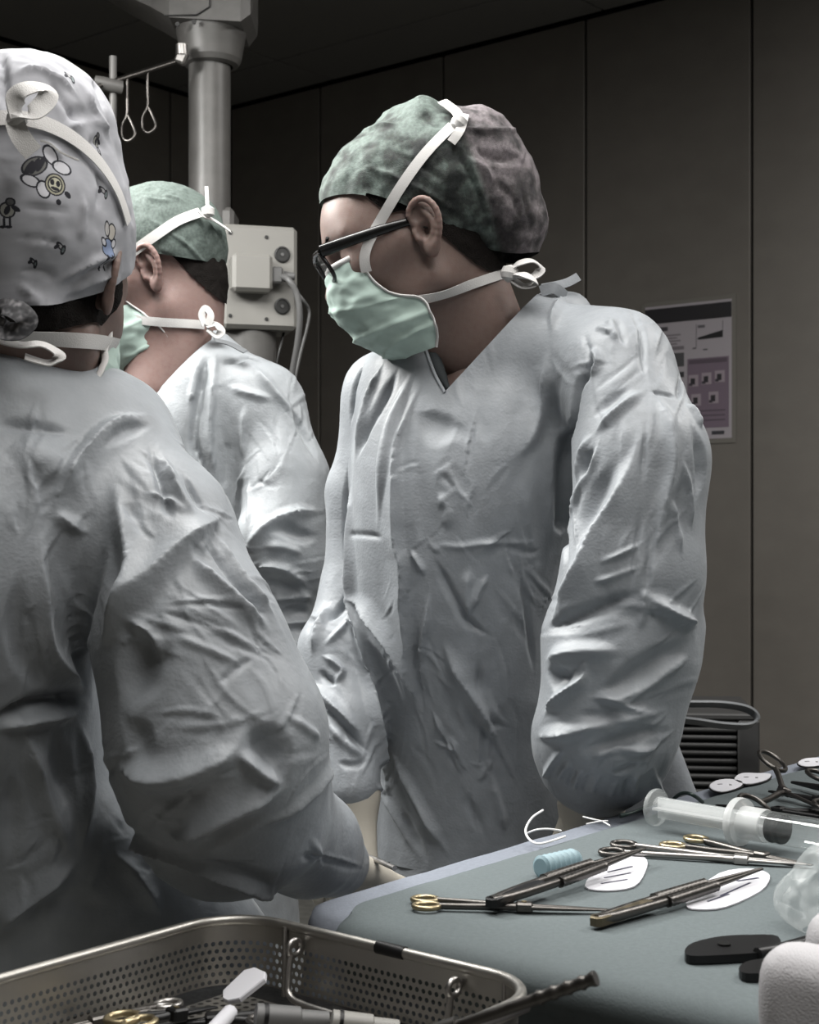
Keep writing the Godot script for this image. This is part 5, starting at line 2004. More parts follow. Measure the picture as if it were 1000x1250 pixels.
	cf.ell(ht * Vector3(0, 0.052, -0.010), Vector3(0.083, 0.090, 0.106), ht.basis, 0.02)
	cf.ell(ht * Vector3(0, 0.030, -0.035), Vector3(0.080, 0.078, 0.078), ht.basis, 0.03)
	var cs := Shell.net(cf, 0.006).relax(2, 0.5).split().relax(1)
	crumple(cs, 0.002, Vector3(24, 24, 24), 19, false)
	fold(cs, cf, 2.1, [
		[4, 5, 5, 0, [170, 262, 200, 278, 235, 305, 262, 338]],
		[-3, 4, 4, 0, [172, 300, 200, 310, 232, 328, 260, 348]],
		[4, 8, 8, 0, [172, 238, 190, 244, 215, 246]], [4, 8, 8, 0, [195, 238, 215, 242, 232, 250]],
		[-4, 8, 8, 0, [240, 265, 250, 280, 256, 298]], [4, 7, 7, 0, [248, 262, 260, 280, 266, 300]],
	])
	crumple(cs, 0.0016, Vector3(60, 60, 60), 22)
	cs.normals()
	cs.cut(func(q: Vector3) -> float:
		var l := ht.affine_inverse() * q
		return l.y - lerpf(-0.030, 0.075, smoothstep(-0.13, 0.10, l.z)))
	put("cap", cs.mesh(), M.cap_green, p)
	var hk := func(q: Vector3) -> float:
		var l := ht.affine_inverse() * q
		var low := lerpf(-0.082, 0.05, smoothstep(-0.085, -0.015, l.z)) if l.z < 0.0 else lerpf(0.05, 0.12, smoothstep(0.0, 0.08, l.z))
		return l.y - low
	put("hair", hair_shell(hf, 6, ht.origin.y - 0.11, hk), M.hair, p)

	var mask := put("mask", mask_mesh(ht, [[0.006, 0.1165, 0.014, 0.058, 0.052], [-0.02, 0.126, -0.02, 0.048, 0.062], [-0.052, 0.127, -0.058, 0.026, 0.068], [-0.088, 0.113, -0.088, 0.014, 0.066], [-0.116, 0.085, -0.118, 0.012, 0.06], [-0.128, 0.066, -0.138, 0.018, 0.054]], [[0.3, 0.1, 0.003], [0.6, 0.05, 0.003]]), M.mask, p)
	bind_mask(mask, ht)
	put("upper_band", strap([128, 330, 150, 318, 172, 301, 195, 285, 218, 270, 243, 261], [hf, cf], 2.05, 0.0145, 0.004), M.band, mask)
	put("lower_band", strap([142, 386, 165, 390, 195, 393, 225, 395, 248, 397], [hf], 2.1, 0.0125, 0.003), M.band, mask)
	put("band_end", loop_band([244, 262, -0.06, 262, 270, -0.03, 280, 282, 0.0], d, 0.0125, Vector3(0.3, 0.7, 0.6)), M.band, mask)
	put("band_end", loop_band([252, 268, -0.04, 253, 250, -0.03, 252, 228, -0.02], d, 0.005, Vector3(0.2, 0, 1)), M.band, mask)
	put("knot", lathe_mesh([Vector2(0, -0.01), Vector2(0.009, -0.005), Vector2(0.0095, 0.004), Vector2(0, 0.01)], Transform3D(Basis(), at(254, 258, d - 0.05)), 12), M.band, mask)
	put("band_loop", loop_band([250, 398, -0.06, 246, 385, -0.06, 251, 377, -0.055, 257, 385, -0.055, 253, 398, -0.06], d, 0.011, Vector3(0.6, 0.2, 0.7)), M.band, mask)
	put("band_loop", loop_band([250, 398, -0.06, 262, 396, -0.05, 270, 404, -0.05, 264, 411, -0.05, 252, 402, -0.06], d, 0.012, Vector3(0.2, 0.7, 0.6)), M.band, mask)

# ---------------------------------------------------------------- the person nearest to us, seen from behind
func person_left() -> void:
	var d := 1.25
	var hip := at(-10, 1150, 1.55)
	var face := Vector3(0.4, 0, -0.92).normalized()
	var p := thing("person", "person with back turned in a cloth cap printed with bees and chicks", "person", Vector3(hip.x, 0, hip.z))
	var fz := Vector3(0.20, -0.28, -0.94).normalized()
	var fx := Vector3.UP.cross(fz).normalized()
	var ht := Transform3D(Basis(fx, fz.cross(fx), fz), at(36, 352, 1.36))
	var neck := at(28, 475, 1.42)
	var hf := head_field(ht, neck, 0.060)
	var body := Shell.net(hf, 0.0045, Vector3(-9, neck.y - 0.05, -9)).relax(1, 0.4)
	for s in [-1.0, 1.0]:
		body.join(ear_skin(ht, s, 0.85))
	var uf := Field.new()
	uf.cap(neck + Vector3(0, 0.01, 0), 0.05, at(-20, 600, 1.44), 0.07, 0.05)
	under_body(uf, hip, at(-40, 660, 1.45), 0.09, face)
	body.join(Shell.net(uf, 0.02).relax(1))
	put("body", body.mesh(), M.skin, p)
	clogs(p, hip, 0.09, face)

	var f := Field.new()
	var row := func(py: float, x0: float, x1: float, dc: float, rz: float) -> Array:
		var a := at(x0, py, dc)
		var b := at(x1, py, dc)
		return [a.y, (a.x + b.x) / 2, -dc, (b.x - a.x) / 2, rz]
	f.loft([row.call(412, -50, 66, 1.41, 0.07), row.call(432, -90, 98, 1.405, 0.09), row.call(475, -150, 155, 1.395, 0.11), row.call(560, -180, 165, 1.365, 0.13), row.call(640, -190, 140, 1.345, 0.14), row.call(760, -200, 118, 1.345, 0.145), row.call(850, -200, 116, 1.375, 0.145), row.call(950, -215, 150, 1.43, 0.15), row.call(1050, -225, 270, 1.48, 0.15), row.call(1150, -235, 335, 1.51, 0.15), row.call(1400, -260, 330, 1.53, 0.16), row.call(1730, -270, 320, 1.53, 0.165)], 0.03)
	f.cap(at(15, 482, 1.40), 0.05, at(128, 545, 1.40), 0.054, 0.05)
	f.cap(at(128, 552, 1.40), 0.058, at(186, 660, 1.34), 0.074, 0.05)
	f.cap(at(186, 660, 1.34), 0.076, at(232, 790, 1.295), 0.081, 0.02)
	f.cap(at(232, 790, 1.295), 0.082, at(266, 900, 1.29), 0.092, 0.02)
	f.cap(at(266, 900, 1.29), 0.092, at(278, 975, 1.33), 0.090, 0.03)
	f.cap(at(290, 975, 1.34), 0.08, at(375, 1030, 1.47), 0.05, 0.03)
	f.cap(at(375, 1030, 1.47), 0.05, at(410, 1052, 1.54), 0.04, 0.02)
	# far arm, outside the picture
	f.cap(at(-30, 500, 1.33), 0.055, at(-165, 570, 1.36), 0.06, 0.05)
	f.cap(at(-165, 570, 1.36), 0.062, at(-235, 800, 1.34), 0.08, 0.04)
	f.cap(at(-235, 800, 1.34), 0.08, at(-150, 990, 1.52), 0.055, 0.03)
	var folds := [
		# yoke edge over the shoulder
		[9, 9, 32, 0, [62, 640, 70, 600, 84, 570, 106, 542, 140, 514, 184, 506]],
		[-6, 10, 10, 1, [118, 552, 150, 528, 186, 518]],
		[7, 12, 10, 0, [64, 625, 85, 640, 106, 652]],
		[-12, 18, 18, 1, [134, 590, 124, 640, 112, 700, 100, 760, 98, 810, 112, 860]],
		[12, 24, 16, 0, [138, 598, 152, 645, 164, 695, 158, 735, 130, 775]],
		[-7, 10, 10, 0, [150, 612, 168, 650, 172, 690]],
		[-6, 7, 7, 0, [182, 540, 196, 590, 210, 640, 231, 676]],
		[6, 9, 9, 0, [200, 560, 222, 610, 246, 650]],
		[-5, 7, 7, 0, [222, 575, 245, 620, 270, 660]],
		[5, 7, 8, 0, [180, 600, 204, 610, 236, 640]],
		[13, 18, 60, 0, [272, 628, 240, 655, 212, 682, 168, 732, 118, 795]],
		[8, 10, 14, 0, [228, 672, 255, 700, 284, 726, 334, 770]],
		[-8, 9, 9, 0, [250, 655, 275, 690, 300, 720, 332, 760]],
		[7, 8, 10, 0, [262, 648, 290, 690, 315, 725, 336, 752]],
		[-4, 7, 7, 0, [190, 745, 230, 755, 280, 770]],
		[4, 7, 7, 0, [200, 770, 250, 790, 300, 812]],
		[4, 6, 6, 0, [230, 720, 265, 745, 300, 770]],
		[-4, 6, 6, 0, [262, 840, 290, 815, 316, 800]],
		[-18, 32, 26, 1, [160, 756, 176, 778, 166, 820, 150, 872]],
		[10, 16, 12, 0, [152, 760, 172, 766, 186, 782, 192, 810]],
		[-8, 20, 20, 1, [150, 880, 170, 910, 160, 935]],
		[13, 22, 26, 0, [142, 938, 175, 948, 210, 948, 250, 936, 282, 918, 298, 890]],
		[-9, 16, 18, 1, [180, 970, 215, 972, 255, 960]],
		[-20, 26, 22, 1, [300, 880, 316, 900, 336, 930, 348, 958]],
		[12, 16, 12, 0, [286, 915, 310, 935, 348, 962]],
		[12, 18, 18, 0, [352, 962, 322, 974, 296, 984, 252, 1004, 206, 1026]],
		[-10, 14, 18, 1, [330, 995, 300, 1006, 262, 1024, 225, 1046]],
		[8, 14, 14, 0, [412, 930, 390, 965, 360, 990, 320, 1010]],
		[-7, 12, 12, 1, [240, 1040, 270, 1060, 300, 1070, 340, 1085]],
		[8, 12, 12, 0, [160, 1030, 200, 1042, 250, 1062, 300, 1085, 340, 1100]],
		[-8, 10, 12, 1, [128, 985, 150, 1010, 175, 1020]],
		[6, 8, 8, 0, [345, 868, 372, 884, 398, 905]],
		[5, 7, 7, 0, [375, 1010, 388, 1035, 396, 1060]],
		[-6, 7, 7, 0, [362, 1040, 380, 1048, 400, 1046]],
		# the back
		[11, 16, 22, 0, [52, 640, 50, 700, 52, 760, 64, 800, 108, 844]],
		[-9, 16, 14, 1, [24, 690, 20, 760, 30, 810, 50, 845]],
		[-14, 16, 14, 0, [-20, 882, 18, 870, 52, 860, 110, 850]],
		[9, 14, 12, 0, [-10, 895, 25, 882, 60, 876, 100, 872]],
		[11, 18, 16, 0, [30, 890, 42, 930, 60, 985, 94, 1052]],
		[-12, 18, 18, 1, [62, 890, 76, 940, 90, 1000]],
		[11, 16, 22, 0, [98, 1050, 74, 1072, 44, 1095, -10, 1140]],
		[9, 16, 16, 0, [96, 880, 108, 940, 104, 1000, 98, 1050]],
		[-9, 16, 16, 1, [10, 940, 14, 1000, 10, 1060]],
		[-8, 20, 20, 1, [40, 1110, 80, 1100, 130, 1110]],
		[6, 30, 30, 1, [10, 540, 60, 560, 90, 590]],
		[-5, 12, 12, 0, [-10, 515, 40, 520, 90, 528]],
		[7, 16, 16, 0, [140, 1040, 170, 1075, 200, 1120]],
	]
	folds.append_array(strewn([[10, 480, 110, 640, 60, 60, 16, 60], [150, 530, 270, 680, -50, 40, 24, 55], [170, 690, 340, 860, -35, 35, 24, 80], [150, 860, 400, 1060, 25, 40, 30, 80], [10, 640, 100, 860, 80, 30, 12, 80], [10, 870, 120, 1120, 70, 40, 16, 80]], 41))
	var keep := func(_q: Vector3) -> float: return 1.0
	var gs := finish_gown(f, d, 0.0080, folds, keep, 33, 0.0022, 0.76, -1.56)
	var gown := put("gown", gs.mesh(), M.gown, p)
	f.all()
	put("glove", hand_mesh(at(408, 1060, 1.55), Vector3(0.25, -0.35, -0.8), Vector3(0.2, -1, 0.1), -1.0, 0.6), M.glove, p)

	# ---- cloth cap with its print
	var cf := Field.new()
	var tilt := Basis(Vector3.FORWARD, -0.06)
	cf.ell(ht * Vector3(0, 0.040, -0.014), Vector3(0.086, 0.100, 0.110), ht.basis, 0.02)
	cf.ell(at(38, 240, 1.36), Vector3(0.0813, 0.1220, 0.1177), tilt, 0.02)
	cf.ell(at(46, 162, 1.36), Vector3(0.0621, 0.0621, 0.0910), tilt, 0.04)
	cf.ell(at(-25, 166, 1.36), Vector3(0.0514, 0.0599, 0.0749), tilt, 0.03)
	cf.ell(at(56, 287, 1.36), Vector3(0.0685, 0.0770, 0.1070), tilt, 0.04)
	cf.cap(at(22, 372, 1.285), 0.019, at(48, 380, 1.28), 0.012, 0.03)
	var cs := Shell.net(cf, 0.0062).relax(2, 0.5).split().relax(1)
	crumple(cs, 0.003, Vector3(18, 18, 18), 29, false)
	fold(cs, cf, 1.28, [
		[-10, 7, 9, 0, [2, 62, 4, 95, 10, 130, 20, 150]],
		[6, 9, 9, 0, [16, 92, 40, 84, 70, 96, 98, 120]],
		[-5, 9, 9, 0, [60, 96, 80, 130, 100, 150]],
		[-7, 9, 9, 0, [112, 90, 122, 115, 128, 140]],
		[6, 8, 8, 0, [106, 105, 112, 125, 128, 150, 140, 180]],
		[-8, 14, 12, 1, [80, 150, 100, 142, 122, 150]],
		[6, 9, 9, 0, [70, 165, 95, 150, 120, 148, 138, 162]],
		[-6, 10, 10, 0, [108, 180, 122, 172, 134, 185]],
		[5, 7, 7, 0, [50, 172, 66, 182, 80, 196]],
		[-5, 8, 8, 0, [118, 200, 125, 230, 118, 260]],
		[4, 8, 8, 0, [100, 235, 104, 265, 98, 300]],
		[-3, 6, 6, 0, [20, 250, 55, 255, 85, 258]],
		[-3, 6, 6, 0, [10, 290, 50, 292, 85, 300]],
		[7, 8, 8, 0, [66, 350, 90, 335, 118, 318, 148, 308]],
		[-6, 6, 6, 0, [72, 358, 95, 345, 120, 330, 150, 318]],
		[6, 6, 7, 0, [70, 364, 100, 352, 125, 340, 150, 326]],
		[-6, 8, 8, 0, [22, 332, 45, 330, 62, 336, 66, 352]],
		[7, 8, 8, 0, [20, 345, 40, 360, 58, 372]],
		[6, 6, 6, 0, [28, 366, 45, 372, 58, 380]],
	])
	crumple(cs, 0.0014, Vector3(45, 45, 45), 32)
	cs.normals()
	# the print: wrapped round the head's upright axis
	var mid := at(42, 230, 1.36)
	var wrap := func(q: Vector3) -> Vector2:
		var l := q - mid
		return Vector2(fposmod(atan2(l.x, l.z) / TAU + 0.5, 1.0), clampf(0.5 - l.y / 0.40, 0.0, 1.0))
	for q in cs.v:
		cs.uv.append(wrap.call(q))
	cs.cut(func(q: Vector3) -> float:
		var l := ht.affine_inverse() * q
		return l.y - lerpf(-0.058, 0.06, smoothstep(-0.10, 0.10, l.z)))
	var spots := []
	for k in [["bee", 60, 212, 1.0], ["chick", 8, 256, 0.8], ["flower", 30, 300, 0.0], ["figure", 134, 298, 1.0], ["mark", 74, 300, 0.7], ["mark", 128, 232, 0.8], ["mark", 84, 92, 0.9], ["chick", 122, 172, 0.7], ["mark", 40, 318, 0.5], ["bee", -60, 200, 1.0], ["chick", -50, 290, 0.8]]:
		var h := cf.hit(Vector3(0, EYE, 0), (at(k[1], k[2], 1.28) - Vector3(0, EYE, 0)).normalized())
		spots.append([k[0], wrap.call(h), k[3]])
	var cm := plain(Color(1, 1, 1), 0.85, 0.0, 0.3)
	cm.albedo_texture = ImageTexture.create_from_image(cap_print(spots))
	M.cap_print = cm
	var cap := put("cap", cs.mesh(), cm, p)
	# bow of the mask bands at the back of the cap, and the cap's own ties
	var mask := put("mask", mask_mesh(ht, [[0.006, 0.1165, 0.014, 0.058, 0.052], [-0.02, 0.126, -0.02, 0.048, 0.062], [-0.052, 0.127, -0.058, 0.030, 0.068], [-0.088, 0.113, -0.088, 0.020, 0.067], [-0.116, 0.085, -0.115, 0.020, 0.062], [-0.128, 0.066, -0.132, 0.026, 0.056]], [[0.3, 0.1, 0.003], [0.6, 0.05, 0.003]]), M.mask, p)
	put("upper_band", strap([-40, 152, 0, 146, 30, 147, 62, 156, 95, 176, 122, 204, 142, 238, 153, 272], [cf], 1.28, 0.0135, 0.003), M.band, mask)
	put("bow_loop", loop_band([20, 148, -0.118, 17, 128, -0.122, 25, 112, -0.125, 44, 107, -0.12, 59, 112, -0.118, 54, 126, -0.122, 38, 140, -0.128, 20, 148, -0.12], 1.338, 0.0165, Vector3(0.5, 0.7, 0.5)), M.band, mask)
	put("bow_tail", loop_band([18, 146, -0.121, 22, 160, -0.125, 30, 174, -0.127, 41, 187, -0.125], 1.338, 0.0165, Vector3(0.1, 0.1, 1)), M.band, mask)
	put("knot", lathe_mesh([Vector2(0, -0.009), Vector2(0.008, -0.005), Vector2(0.009, 0.003), Vector2(0, 0.009)], Transform3D(Basis(Vector3.FORWARD, 0.3), at(20, 148, 1.338 - 0.118)), 12), M.band, mask)
	put("cap_thread", loop_band([50, 172, -0.112, 62, 176, -0.113, 74, 186, -0.113, 96, 196, -0.11], 1.338, 0.0016), M.band, mask)
	put("lower_band", strap([-10, 402, 25, 408, 60, 411, 95, 415, 138, 419], [hf], 1.30, 0.0135, 0.004), M.band, mask)
	put("band_loop", loop_band([0, 416, -0.085, 25, 422, -0.09, 50, 421, -0.085, 68, 430, -0.08, 72, 438, -0.08, 60, 444, -0.08, 42, 440, -0.085, 30, 436, -0.088], 1.338, 0.0115, Vector3(0.1, 0.85, 0.5)), M.band, mask)
	bind_mask(mask, ht)
	# patterned tie of the cap at the nape
	var tie := loop_band([-6, 392, -0.09, 4, 376, -0.095, 22, 380, -0.1, 32, 392, -0.098, 22, 404, -0.097, 6, 404, -0.095, -6, 396, -0.09], 1.338, 0.02, Vector3(0.15, 0.5, 0.8))
	var tie_mat := plain(Color(1, 1, 1), 0.8)
	tie_mat.albedo_texture = noise_tex(77, 0.03, 256, 0, 2, false, 0, [Color(0.06, 0.06, 0.07), Color(0.25, 0.25, 0.26), Color(0.72, 0.71, 0.72)])
	spread(tie_mat, 14.0)
	put("cap_tie", tie, tie_mat, cap)
	# hair under the cap's edge
	var hk := func(q: Vector3) -> float:
		var l := ht.affine_inverse() * q
		var low := lerpf(-0.085, -0.035, smoothstep(-0.085, 0.01, l.z)) if l.z < 0.01 else lerpf(-0.035, 0.12, smoothstep(0.01, 0.07, l.z))
		var cap_low := lerpf(-0.058, 0.06, smoothstep(-0.10, 0.10, l.z))
		return minf(l.y - low, cap_low + 0.012 - l.y)
	put("hair", hair_shell(hf, 8, ht.origin.y - 0.11, hk), M.hair, p)

func dab(im: Image, c: Vector2, rx: float, ry: float, turn: float, fill: Color, line: Color, edge := 1.6) -> void:
	var r := int(maxf(rx, ry)) + 3
	for y in range(int(c.y) - r, int(c.y) + r + 1):
		for x in range(int(c.x) - r, int(c.x) + r + 1):
			if x < 0 or y < 0 or x >= im.get_width() or y >= im.get_height():
				continue
			var q := (Vector2(x, y) - c).rotated(-turn)
			var k := Vector2(q.x / rx, q.y / ry).length()
			var dist := (k - 1.0) * minf(rx, ry)
			if dist < -edge and fill.a > 0:
				im.set_pixel(x, y, im.get_pixel(x, y).lerp(fill, fill.a))
			elif absf(dist) <= edge:
				im.set_pixel(x, y, line)

func cap_print(spots: Array) -> Image:
	# 1 px of the print is about 0.3 mm of cloth
	var w := 2048
	var h := 1024
	var im := Image.create(w, h, false, Image.FORMAT_RGB8)
	im.fill(Color(0.59, 0.593, 0.612))
	var nz := FastNoiseLite.new()
	nz.seed = 2
	nz.frequency = 0.02
	for y in h:
		for x in w:
			if (x + y) % 2 == 0:
				var g := nz.get_noise_2d(x, y * 3.0) * 0.03
				im.set_pixel(x, y, Color(0.59 + g, 0.593 + g, 0.612 + g))
	var ink := Color(0.16, 0.16, 0.18)
	var wing := Color(0.72, 0.72, 0.74, 0.9)
	var yellow := Color(0.58, 0.57, 0.49, 0.9)
	var blue := Color(0.40, 0.46, 0.58, 0.8)
	for s in spots:
		var c := Vector2(s[1].x * w, s[1].y * h)
		var k: float = s[2] * 2.4
		match s[0]:
			"bee":
				dab(im, c + Vector2(-14, -6) * k, 13 * k, 8 * k, -0.5, Color(0.34, 0.34, 0.33, 0.9), ink)
				for j in 3:
					dab(im, c + Vector2(-20 + j * 6, -3 - j * 3) * k, 2.0 * k, 7 * k, 0.5, ink, ink)
				dab(im, c + Vector2(2, -18) * k, 10 * k, 6 * k, 0.9, wing, ink)
				dab(im, c + Vector2(14, -8) * k, 10 * k, 6 * k, 0.2, wing, ink)
				dab(im, c + Vector2(-18, 8) * k, 9 * k, 5 * k, 0.3, wing, ink)
				dab(im, c + Vector2(-6, 15) * k, 8 * k, 6 * k, 1.2, wing, ink)
				dab(im, c + Vector2(6, 9) * k, 10 * k, 10 * k, 0.0, yellow, ink)
				dab(im, c + Vector2(6, 9) * k, 7 * k, 7 * k, 0.0, Color(0.68, 0.67, 0.60, 0.9), ink)
				dab(im, c + Vector2(3, 7) * k, 1.5 * k, 2 * k, 0.0, ink, ink)
				dab(im, c + Vector2(9, 8) * k, 1.5 * k, 2 * k, 0.0, ink, ink)
				dab(im, c + Vector2(6, 13) * k, 3 * k, 1 * k, 0.2, ink, ink)
				dab(im, c + Vector2(9, 25) * k, 2 * k, 2 * k, 0.0, ink, ink)
				dab(im, c + Vector2(19, 17) * k, 3 * k, 2 * k, 0.6, ink, ink)
			"chick":
				dab(im, c, 9 * k, 8 * k, 0.3, Color(0.50, 0.50, 0.48, 0.9), ink)
				dab(im, c + Vector2(4, -9) * k, 5 * k, 4 * k, 0.0, Color(0.3, 0.3, 0.3, 0.9), ink)
				dab(im, c + Vector2(10, -2) * k, 4 * k, 2 * k, 0.5, ink, ink)
				dab(im, c + Vector2(0, 0) * k, 2.5 * k, 4 * k, 0.5, ink, ink)
				for j in [-4, 3]:
					dab(im, c + Vector2(j, 13) * k, 1 * k, 5 * k, 0.0, ink, ink, 1.0)
					dab(im, c + Vector2(j - 2, 18) * k, 3 * k, 1 * k, 0.0, ink, ink, 1.0)
			"figure":
				dab(im, c + Vector2(4, -12) * k, 7 * k, 8 * k, 0.3, Color(0.66, 0.64, 0.60, 0.8), ink)
				dab(im, c + Vector2(-5, -14) * k, 5 * k, 7 * k, -0.3, Color(0.66, 0.65, 0.64, 0.8), ink)
				dab(im, c + Vector2(-2, 4) * k, 11 * k, 9 * k, 0.2, blue, ink)
				dab(im, c + Vector2(10, -2) * k, 5 * k, 4 * k, -0.5, wing, ink)
				dab(im, c + Vector2(-11, -1) * k, 5 * k, 3 * k, 0.6, wing, ink)
				dab(im, c + Vector2(-6, 18) * k, 1.4 * k, 6 * k, 0.1, ink, ink, 1.0)
				dab(im, c + Vector2(3, 17) * k, 1.4 * k, 6 * k, -0.1, ink, ink, 1.0)
			"mark":
				dab(im, c, 6 * k, 3 * k, 0.6, Color(0.5, 0.5, 0.5, 0.6), ink)
				dab(im, c + Vector2(5, 4) * k, 3 * k, 5 * k, 0.4, Color(0.42, 0.46, 0.46, 0.8), ink)
				dab(im, c + Vector2(-6, 1) * k, 3 * k, 1.5 * k, -0.4, ink, ink)
	return im

# ---------------------------------------------------------------- the instrument table
# rings of a rounded rectangle in room axes, from the middle of the top out and down; wave makes the hanging cloth swing
func draped(a0: float, a1: float, b0: float, b1: float, profile: Array, r: float, wave: float, seed_: int, front_only := false) -> ArrayMesh:
	var s := Shell.new()
	var nz := FastNoiseLite.new()
	nz.seed = seed_
	nz.frequency = 1.0
	nz.fractal_octaves = 2
	var per := 360
	var mid := Vector2((a0 + a1) / 2, (b0 + b1) / 2)
	for ring in profile:
		var out: float = ring[0]
		var y: float = ring[1]
		var ha := (a1 - a0) / 2 + out
		var hb := (b1 - b0) / 2 + out
		var rr := minf(maxf(r + out, 0.004), minf(ha, hb) * 0.98)
		var pts := []
		# walk round: four straight sides and four corners
		var corner := [Vector2(ha - rr, hb - rr), Vector2(-(ha - rr), hb - rr), Vector2(-(ha - rr), -(hb - rr)), Vector2(ha - rr, -(hb - rr))]
		for c in 4:
			for k in 18:
				var w := PI / 2 * (c + float(k) / 17.0)
				pts.append(corner[c] + Vector2(cos(w), sin(w)) * rr)
			var nxt: Vector2 = corner[(c + 1) % 4] + Vector2(cos(PI / 2 * (c + 1)), sin(PI / 2 * (c + 1))) * rr
			var here: Vector2 = pts[pts.size() - 1]
			for k in range(1, 72):
				pts.append(here.lerp(nxt, k / 72.0))
		per = pts.size()
		for q: Vector2 in pts:
			var drop := clampf((TABLE - 0.03 - y) / 0.4, 0.0, 1.0)
			var w := nz.get_noise_2d(q.x * 7.0, q.y * 7.0) * wave * drop
			var dirn := Vector2(q.x / ha, q.y / hb).normalized()
			var lift := nz.get_noise_2d(q.x * 11.0 + 40.0, q.y * 11.0) * 0.0008
			var yy := y
			if front_only:
				# the sheet rolls over the front edge and lies flat on the others
				var fr := smoothstep(0.911, 0.903, mid.y + q.y)
				yy = lerpf(maxf(y, TABLE - 0.0025), y, fr)
				q -= dirn * maxf(out, 0.0) * (1.0 - fr)
			q += mid + dirn * w
			s.v.append(room(q.x, yy + lift, q.y))
	for j in profile.size() - 1:
		for k in per:
			var m := (k + 1) % per
			s.q.append_array([j * per + k, j * per + m, (j + 1) * per + m, (j + 1) * per + k])
	return s.mesh()

func build_table() -> void:
	var t := thing("instrument_table", "draped instrument table that stands before the person in glasses", "table", room(0.1, 0, 1.55))
	put("top", box_mesh(room(0.13, TABLE - 0.021, 1.565), Vector3(1.45, 0.022, 1.25), room_basis, 0.004), M.steel, t)
	for a in [-0.52, 0.78]:
		for b in [0.98, 2.12]:
			put("leg", tube_mesh(PackedVector3Array([room(a, 0.0, b), room(a, TABLE - 0.03, b)]), 0.015, 12), M.steel, t)
	var bl := put("blue_drape", draped(-0.6, 0.862, 0.930, 2.2, [[-0.6, TABLE - 0.007], [-0.3, TABLE - 0.007], [-0.05, TABLE - 0.007], [-0.004, TABLE - 0.007], [0.006, TABLE - 0.0085], [0.014, TABLE - 0.012], [0.018, TABLE - 0.022], [0.02, TABLE - 0.04], [0.024, TABLE - 0.08], [0.03, TABLE - 0.14], [0.034, TABLE - 0.25], [0.04, TABLE - 0.4], [0.045, TABLE - 0.6]], 0.03, 0.03, 3), M.drape_blue)
	tag(bl, "pale blue cloth hanging down all round the instrument table", "drape")
	var gr := put("green_drape", draped(-0.58, 0.822, 0.905, 2.14, [[-0.6, TABLE], [-0.3, TABLE], [-0.1, TABLE], [-0.03, TABLE], [-0.008, TABLE - 0.0003], [0.004, TABLE - 0.003], [0.012, TABLE - 0.009], [0.016, TABLE - 0.018], [0.014, TABLE - 0.028], [0.010, TABLE - 0.036], [0.008, TABLE - 0.05]], 0.045, 0.0, 5, true), M.drape_green)
	tag(gr, "grey green sheet with a rolled edge under the instruments", "drape")

func flat_px(px: Array) -> PackedVector2Array:
	var out := PackedVector2Array()
	for i in range(0, px.size(), 2):
		var q := tab(px[i], px[i + 1])
		out.append(Vector2(q.x, q.z))
	return out

func smooth_loop(pts: PackedVector2Array, steps := 4) -> PackedVector2Array:
	var c := PackedVector3Array()
	for q in pts:
		c.append(Vector3(q.x, q.y, 0))
	var out := PackedVector2Array()
	for q in curve(c, steps, true):
		out.append(Vector2(q.x, q.y))
	return out

# a ringed instrument: centres of the two finger rings, the joint, the tip; side tells which way the rings lie
func ringed(called: String, label: String, category: String, ra_: Vector3, rb_: Vector3, joint: Vector3, tip: Vector3, ring_r: float, m_ring: Material, m_body: Material, thick := 0.0024, group := "", jaw_r := 0.0032) -> Node3D:
	var base := (ra_ + rb_) / 2
	var o := thing(called, label, category, Vector3(base.x, minf(ra_.y, rb_.y), base.z), group)
	var plane := (joint - ra_).cross(joint - rb_)
	var nrm := plane.normalized() if plane.length() > 1e-7 else Vector3.UP
	for c: Vector3 in [ra_, rb_]:
		var x := (joint - c).normalized()
		var y := nrm.cross(x).normalized()
		var pts := PackedVector3Array()
		for k in 22:
			var w := TAU * k / 22
			pts.append(c + x * cos(w) * ring_r * 1.25 + y * sin(w) * ring_r)
		put("finger_ring", tube_mesh(pts, thick, 8, true), m_ring, o)
		var side := (c - (ra_ + rb_) / 2)
		var s0 := c + x * ring_r * 1.22
		put("shank", tube_mesh(PackedVector3Array([s0, s0.lerp(joint, 0.35) + side * 0.05, s0.lerp(joint, 0.8), joint + side * 0.08]), PackedFloat32Array([thick * 1.15, thick * 1.25, thick * 1.3, thick * 1.35]), 8), m_body, o)
	var d := (tip - joint).normalized()
	put("box_joint", box_mesh(joint, Vector3(0.014, thick * 3.4, thick * 4.2), frame_for(d, nrm), 0.0015), m_body, o)
	put("joint_pin", lathe_mesh([Vector2(0.0022, 0.0), Vector2(0.0022, 0.0008), Vector2(0, 0.001)], Transform3D(Basis(d, nrm, d.cross(nrm)), joint + nrm * thick * 1.7), 10), m_ring, o)
	for s in [-1.0, 1.0]:
		var off: Vector3 = d.cross(nrm) * s * 0.0019
		put("jaw", tube_mesh(PackedVector3Array([joint + off * 1.3, joint.lerp(tip, 0.5) + off, tip + off * 0.4]), PackedFloat32Array([jaw_r, jaw_r * 0.8, jaw_r * 0.4]), 8, false, 0.7), m_body, o)
	return o

